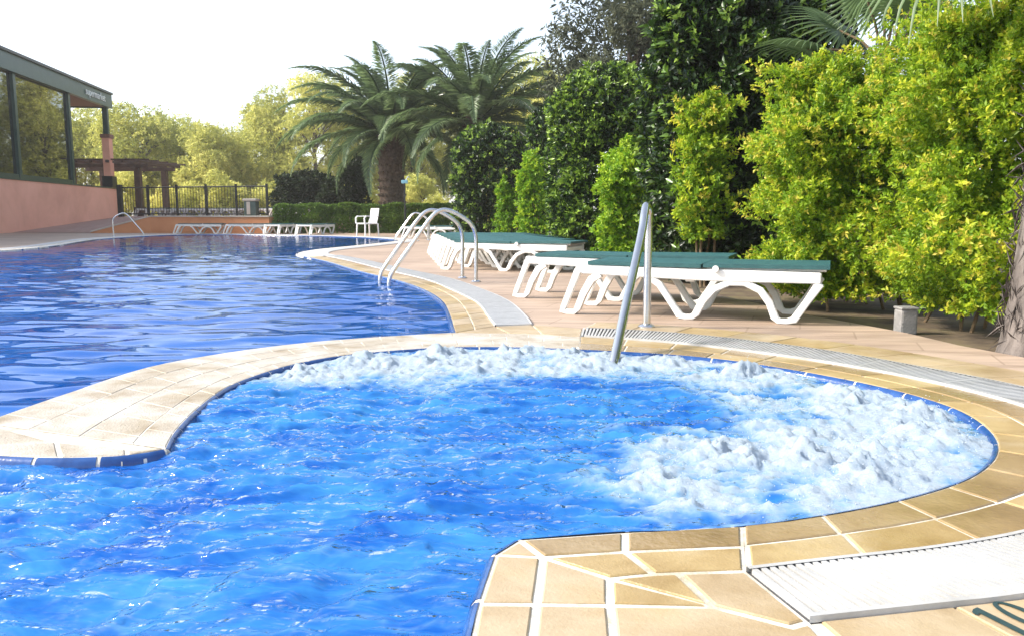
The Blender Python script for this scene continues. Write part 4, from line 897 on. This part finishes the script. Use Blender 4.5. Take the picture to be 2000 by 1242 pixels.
def fan_palm(label, loc, h, tr, nfr, seed, els=(70, -35), trunkmat='fanbark', lean=0., sc=1.0):
    rr_ = random.Random(seed); root = empty('fan_palm', loc); tag(root, label, 'palm tree', 'fan palms')
    ks = np.linspace(0, 1, 34); seg = 22; vs = []
    for k in ks:
        z = h*k; rb = tr*(1.16-.24*k+.20*math.exp(-k*h*5))
        for j in range(seg):
            a = 2*math.pi*j/seg; q = rb*(1+.07*float(fbm(np.array([math.cos(a)*1.6+3]), np.array([math.sin(a)*1.6]), np.array([z*7.]), o=3)[0])); vs.append((lean*k+q*math.cos(a), q*math.sin(a), z))
    fs = [(i*seg+j, i*seg+(j+1) % seg, (i+1)*seg+(j+1) % seg, (i+1)*seg+j) for i in range(len(ks)-1) for j in range(seg)]
    MB().add(vs, fs).build('trunk', M[trunkmat], root, smooth=True)
    r = np.random.default_rng(seed); n = 1500; a = r.uniform(0, 2*np.pi, n); z = r.uniform(.03, 1, n)*h; q = tr*(1.16-.24*z/h+.20*np.exp(-z*5))
    P = np.stack([lean*z/h+q*np.cos(a), q*np.sin(a), z], 1); D = np.stack([np.cos(a)*.35, np.sin(a)*.35, r.choice([-1, 1], n)*.8], 1)+r.normal(0, .35, (n, 3))
    me = leaves('bark_fibre', P, D, np.stack([np.cos(a), np.sin(a), 0*a], 1), r.uniform(.05, .14, n), r.uniform(.004, .012, n), .5+0*a, M[trunkmat]); tag(link('bark_fibre', me, root), kind='stuff')
    ga = rr_.uniform(0, 6)
    for i in range(nfr):
        ga += 2.39996; el = R(els[0]+(els[1]-els[0])*i/max(1, nfr-1)); pl = rr_.uniform(.7, .95)*sc
        d = Vector((math.cos(ga)*math.cos(el), math.sin(ga)*math.cos(el), math.sin(el))); b0 = Vector((lean, 0, h)); e = b0+d*pl+Vector((0, 0, -.06))
        fr__ = MB().tube([tuple(b0+d*.05), tuple(b0+d*pl*.5+Vector((0, 0, .02))), tuple(e)], [.016, .012, .009], 6).build('petiole', M['stem'], root, smooth=True)
        o = link('fan_blade', FANS[rr_.randrange(3)], fr__); s = rr_.uniform(.85, 1.1)*sc
        xa = d.normalized(); ya = Vector((0, 0, 1)).cross(xa).normalized(); za = xa.cross(ya)
        mt = Matrix((xa, ya, za)).transposed().to_4x4(); mt.translation = e; o.matrix_local = mt @ Matrix.Diagonal((s, s, s, 1))
    return root
fan_palm('grey shaggy palm trunk cut by the right edge of the picture', (2.76, 4.10, -.03), 2.75, .155, 14, 5, els=(65, -45), lean=.12)
fan_palm('fan palm rising behind the tallest dark hedge at the top', (3.50, 7.75, -.03), 2.15, .11, 8, 9, els=(80, 15), sc=.82)

# trees
def tree(name, label, loc, h, crown, kind, n, leaf, seed, group, tr=.22, clumps=26, wl=.30, tintb=.5, base=.25, flat=1.0, per=5):
    r = np.random.default_rng(seed); root = empty(name, loc); tag(root, label, 'tree', group); rx, ry, rz = crown; cz = h-rz
    bx = r.uniform(-.3, .3); path = [(0, 0, 0), (bx*.4, .1, cz*.4), (bx, 0, cz*.8), (bx*1.1, .1, cz+rz*.4)]
    MB().tube(smooth_path(path, 5), [tr*(1-.045*i) for i in range(16)], 9).build('trunk', M['bark'], root, smooth=True)
    C = unit(r.normal(0, 1, (clumps, 3)))*np.cbrt(r.uniform(.15, 1, (clumps, 1)))*np.array((rx, ry, rz))*.82+np.array((bx, 0, cz)); C[:, 2] = np.maximum(C[:, 2], h*base)
    cr = r.uniform(.24, .42, clumps)*min(rx, rz)*1.15
    for i in range(0, clumps, 2):
        z0_ = min(C[i][2]-.15*rz, cz+.2*rz); a_ = np.array((bx, 0, max(.25*cz, z0_*.8)))
        MB().tube([tuple(a_), tuple((a_+C[i])/2+np.array((0, 0, .08*rz))), tuple(C[i])], [tr*.38, tr*.25, tr*.10], 5).build('branch', M['bark'], root, smooth=True)
    w_ = cr**2; ci = r.choice(clumps, n, p=w_/w_.sum()); dd = unit(r.normal(0, 1, (n, 3))); rad = r.uniform(.35, 1, n)**.5
    nz = fbm(dd[:, 0]*2+ci, dd[:, 1]*2, dd[:, 2]*2, o=2); P = C[ci]+dd*(cr[ci]*rad*(1+.35*nz))[:, None]*np.array((1, 1, .8*flat)); P[:, 2] = np.maximum(P[:, 2], .3)
    tint = tintb+.18*r.normal(0, 1, clumps)[ci]+r.normal(0, .13, n)
    a = sprigs(P, dd, r, per, leaf*.6, np.full(n, leaf), np.full(n, leaf*wl), tint, .8, .35)
    tag(link('crown', leaves('crown', *a[:3], a[3], a[4], a[5], FOL[kind]), root), kind='stuff'); return root
def px(x, Yd): return (x-1000)/1560*Yd
def pz(y, Yd): return .71+(420-y)/1560*Yd
BG = 'pine trees behind the pool'
bgt = [  # picture x, top y, distance, half width in picture units, note
 (60, 215, 62, 85, 'sunlit pine behind the glazed building, at the left edge'),
 (185, 205, 64, 75, 'sunlit pine just right of the pink pillar'),
 (285, 186, 60, 75, 'tall yellow pine behind the pergola post'),
 (355, 205, 66, 65, 'rounded yellow pine right of the pergola'),
 (420, 240, 58, 65, 'lower pine at the dip in the treeline'),
 (480, 222, 66, 65, 'pine on the right of the treeline dip'),
 (545, 175, 62, 65, 'pine rising towards the left palm fronds'),
 (625, 130, 60, 80, 'high yellow pine above the left palm fronds'),
 (720, 175, 66, 85, 'pine behind the left palm crown'),
 (810, 128, 62, 85, 'yellow pine showing between the two palm crowns'),
 (900, 150, 66, 85, 'pine behind the right palm crown'),
 (985, 110, 60, 75, 'yellow pine right of the right palm crown'),
 (1060, 85, 56, 75, 'tall yellow pine beside the dark pine'),
]
for i, (x, y, d, hw, lb) in enumerate(bgt):
    h = pz(y, d); rx = hw/1560*d*1.12
    tree('pine_tree', lb, (px(x, d), d, -.03), h, (rx, rx*.9, h*.47), 'pine', 4200, .27, 200+i, BG, tr=.20, clumps=44, wl=.30, tintb=.50+.06*math.sin(i*2.1), base=.10)
for i, (x, y, d, hw, lb) in enumerate([(250, 330, 52, 60, 'low yellow shrub behind the fence gate'), (350, 335, 50, 50, 'low olive shrub behind the black fence'), (440, 330, 50, 55, 'pale shrub beyond the end of the fence'), (560, 345, 52, 60, 'low sunlit shrub behind the dark spreading shrub'), (830, 330, 50, 70, 'pale yellow shrub between the palm trunks'), (960, 330, 50, 60, 'yellow shrub behind the right palm trunk'), (700, 340, 52, 60, 'pale shrub left of the palm trunk')]):
    h = pz(y, d); rx = hw/1560*d
    tree('background_shrub', lb, (px(x, d), d, -.03), h, (rx, rx, h*.6), 'pine', 1500, .24, 300+i, 'sunlit shrubs behind the pool', tr=.10, clumps=14, tintb=.62, base=.05)
tree('dark_pine', 'dark grey-green pine above the round-topped hedge column', (px(1215, 24), 24, -.03), pz(-60, 24), (2.3, 2.0, 3.1), 'darkpine', 4600, .20, 401, 'dark trees behind the hedge', tr=.2, clumps=40, base=.3)
tree('dark_pine', 'dark pine crown behind the tallest hedge, cut by the top edge', (px(1420, 22), 22, -.03), pz(-120, 22), (1.9, 1.7, 2.2), 'darkpine', 2600, .20, 402, 'dark trees behind the hedge', tr=.2, clumps=34, base=.3)
tree('slender_tree', 'thin grey-green tree against the sky between the fan palms', (px(1830, 11), 11, -.03), pz(-40, 11), (.9, .8, 1.2), 'olive', 480, .09, 403, None, tr=.05, clumps=16, wl=.3, base=.35)
for i, (x, d, y, rx, lb) in enumerate([(1700, 40, -150, 4.5, 'big pine far behind the lime hedge'), (2050, 36, -60, 4.5, 'big pine far behind the palm trunk at the right')]):
    tree('pine_tree', lb, (px(x, d), d, -.03), pz(330, d)+.6, (rx, rx*.8, 1.8), 'darkpine', 2200, .34, 420+i, 'dark trees behind the hedge', tr=.22, clumps=30, base=.2)


# ------------------------------------------------------------------ thin summer haze
hz = MB().box(-1000, 1000, -80, 1600, -2.5, 26)
m = bpy.data.materials.new('haze'); m.use_nodes = True; t = m.node_tree; t.nodes.remove(t.nodes['Principled BSDF'])
pv = t.nodes.new('ShaderNodeVolumePrincipled'); pv.inputs['Color'].default_value = (1, .98, .93, 1); pv.inputs['Density'].default_value = .0009; pv.inputs['Anisotropy'].default_value = .2
t.links.new(pv.outputs[0], t.nodes['Material Output'].inputs['Volume'])
tag(hz.build('haze', m), kind='stuff')
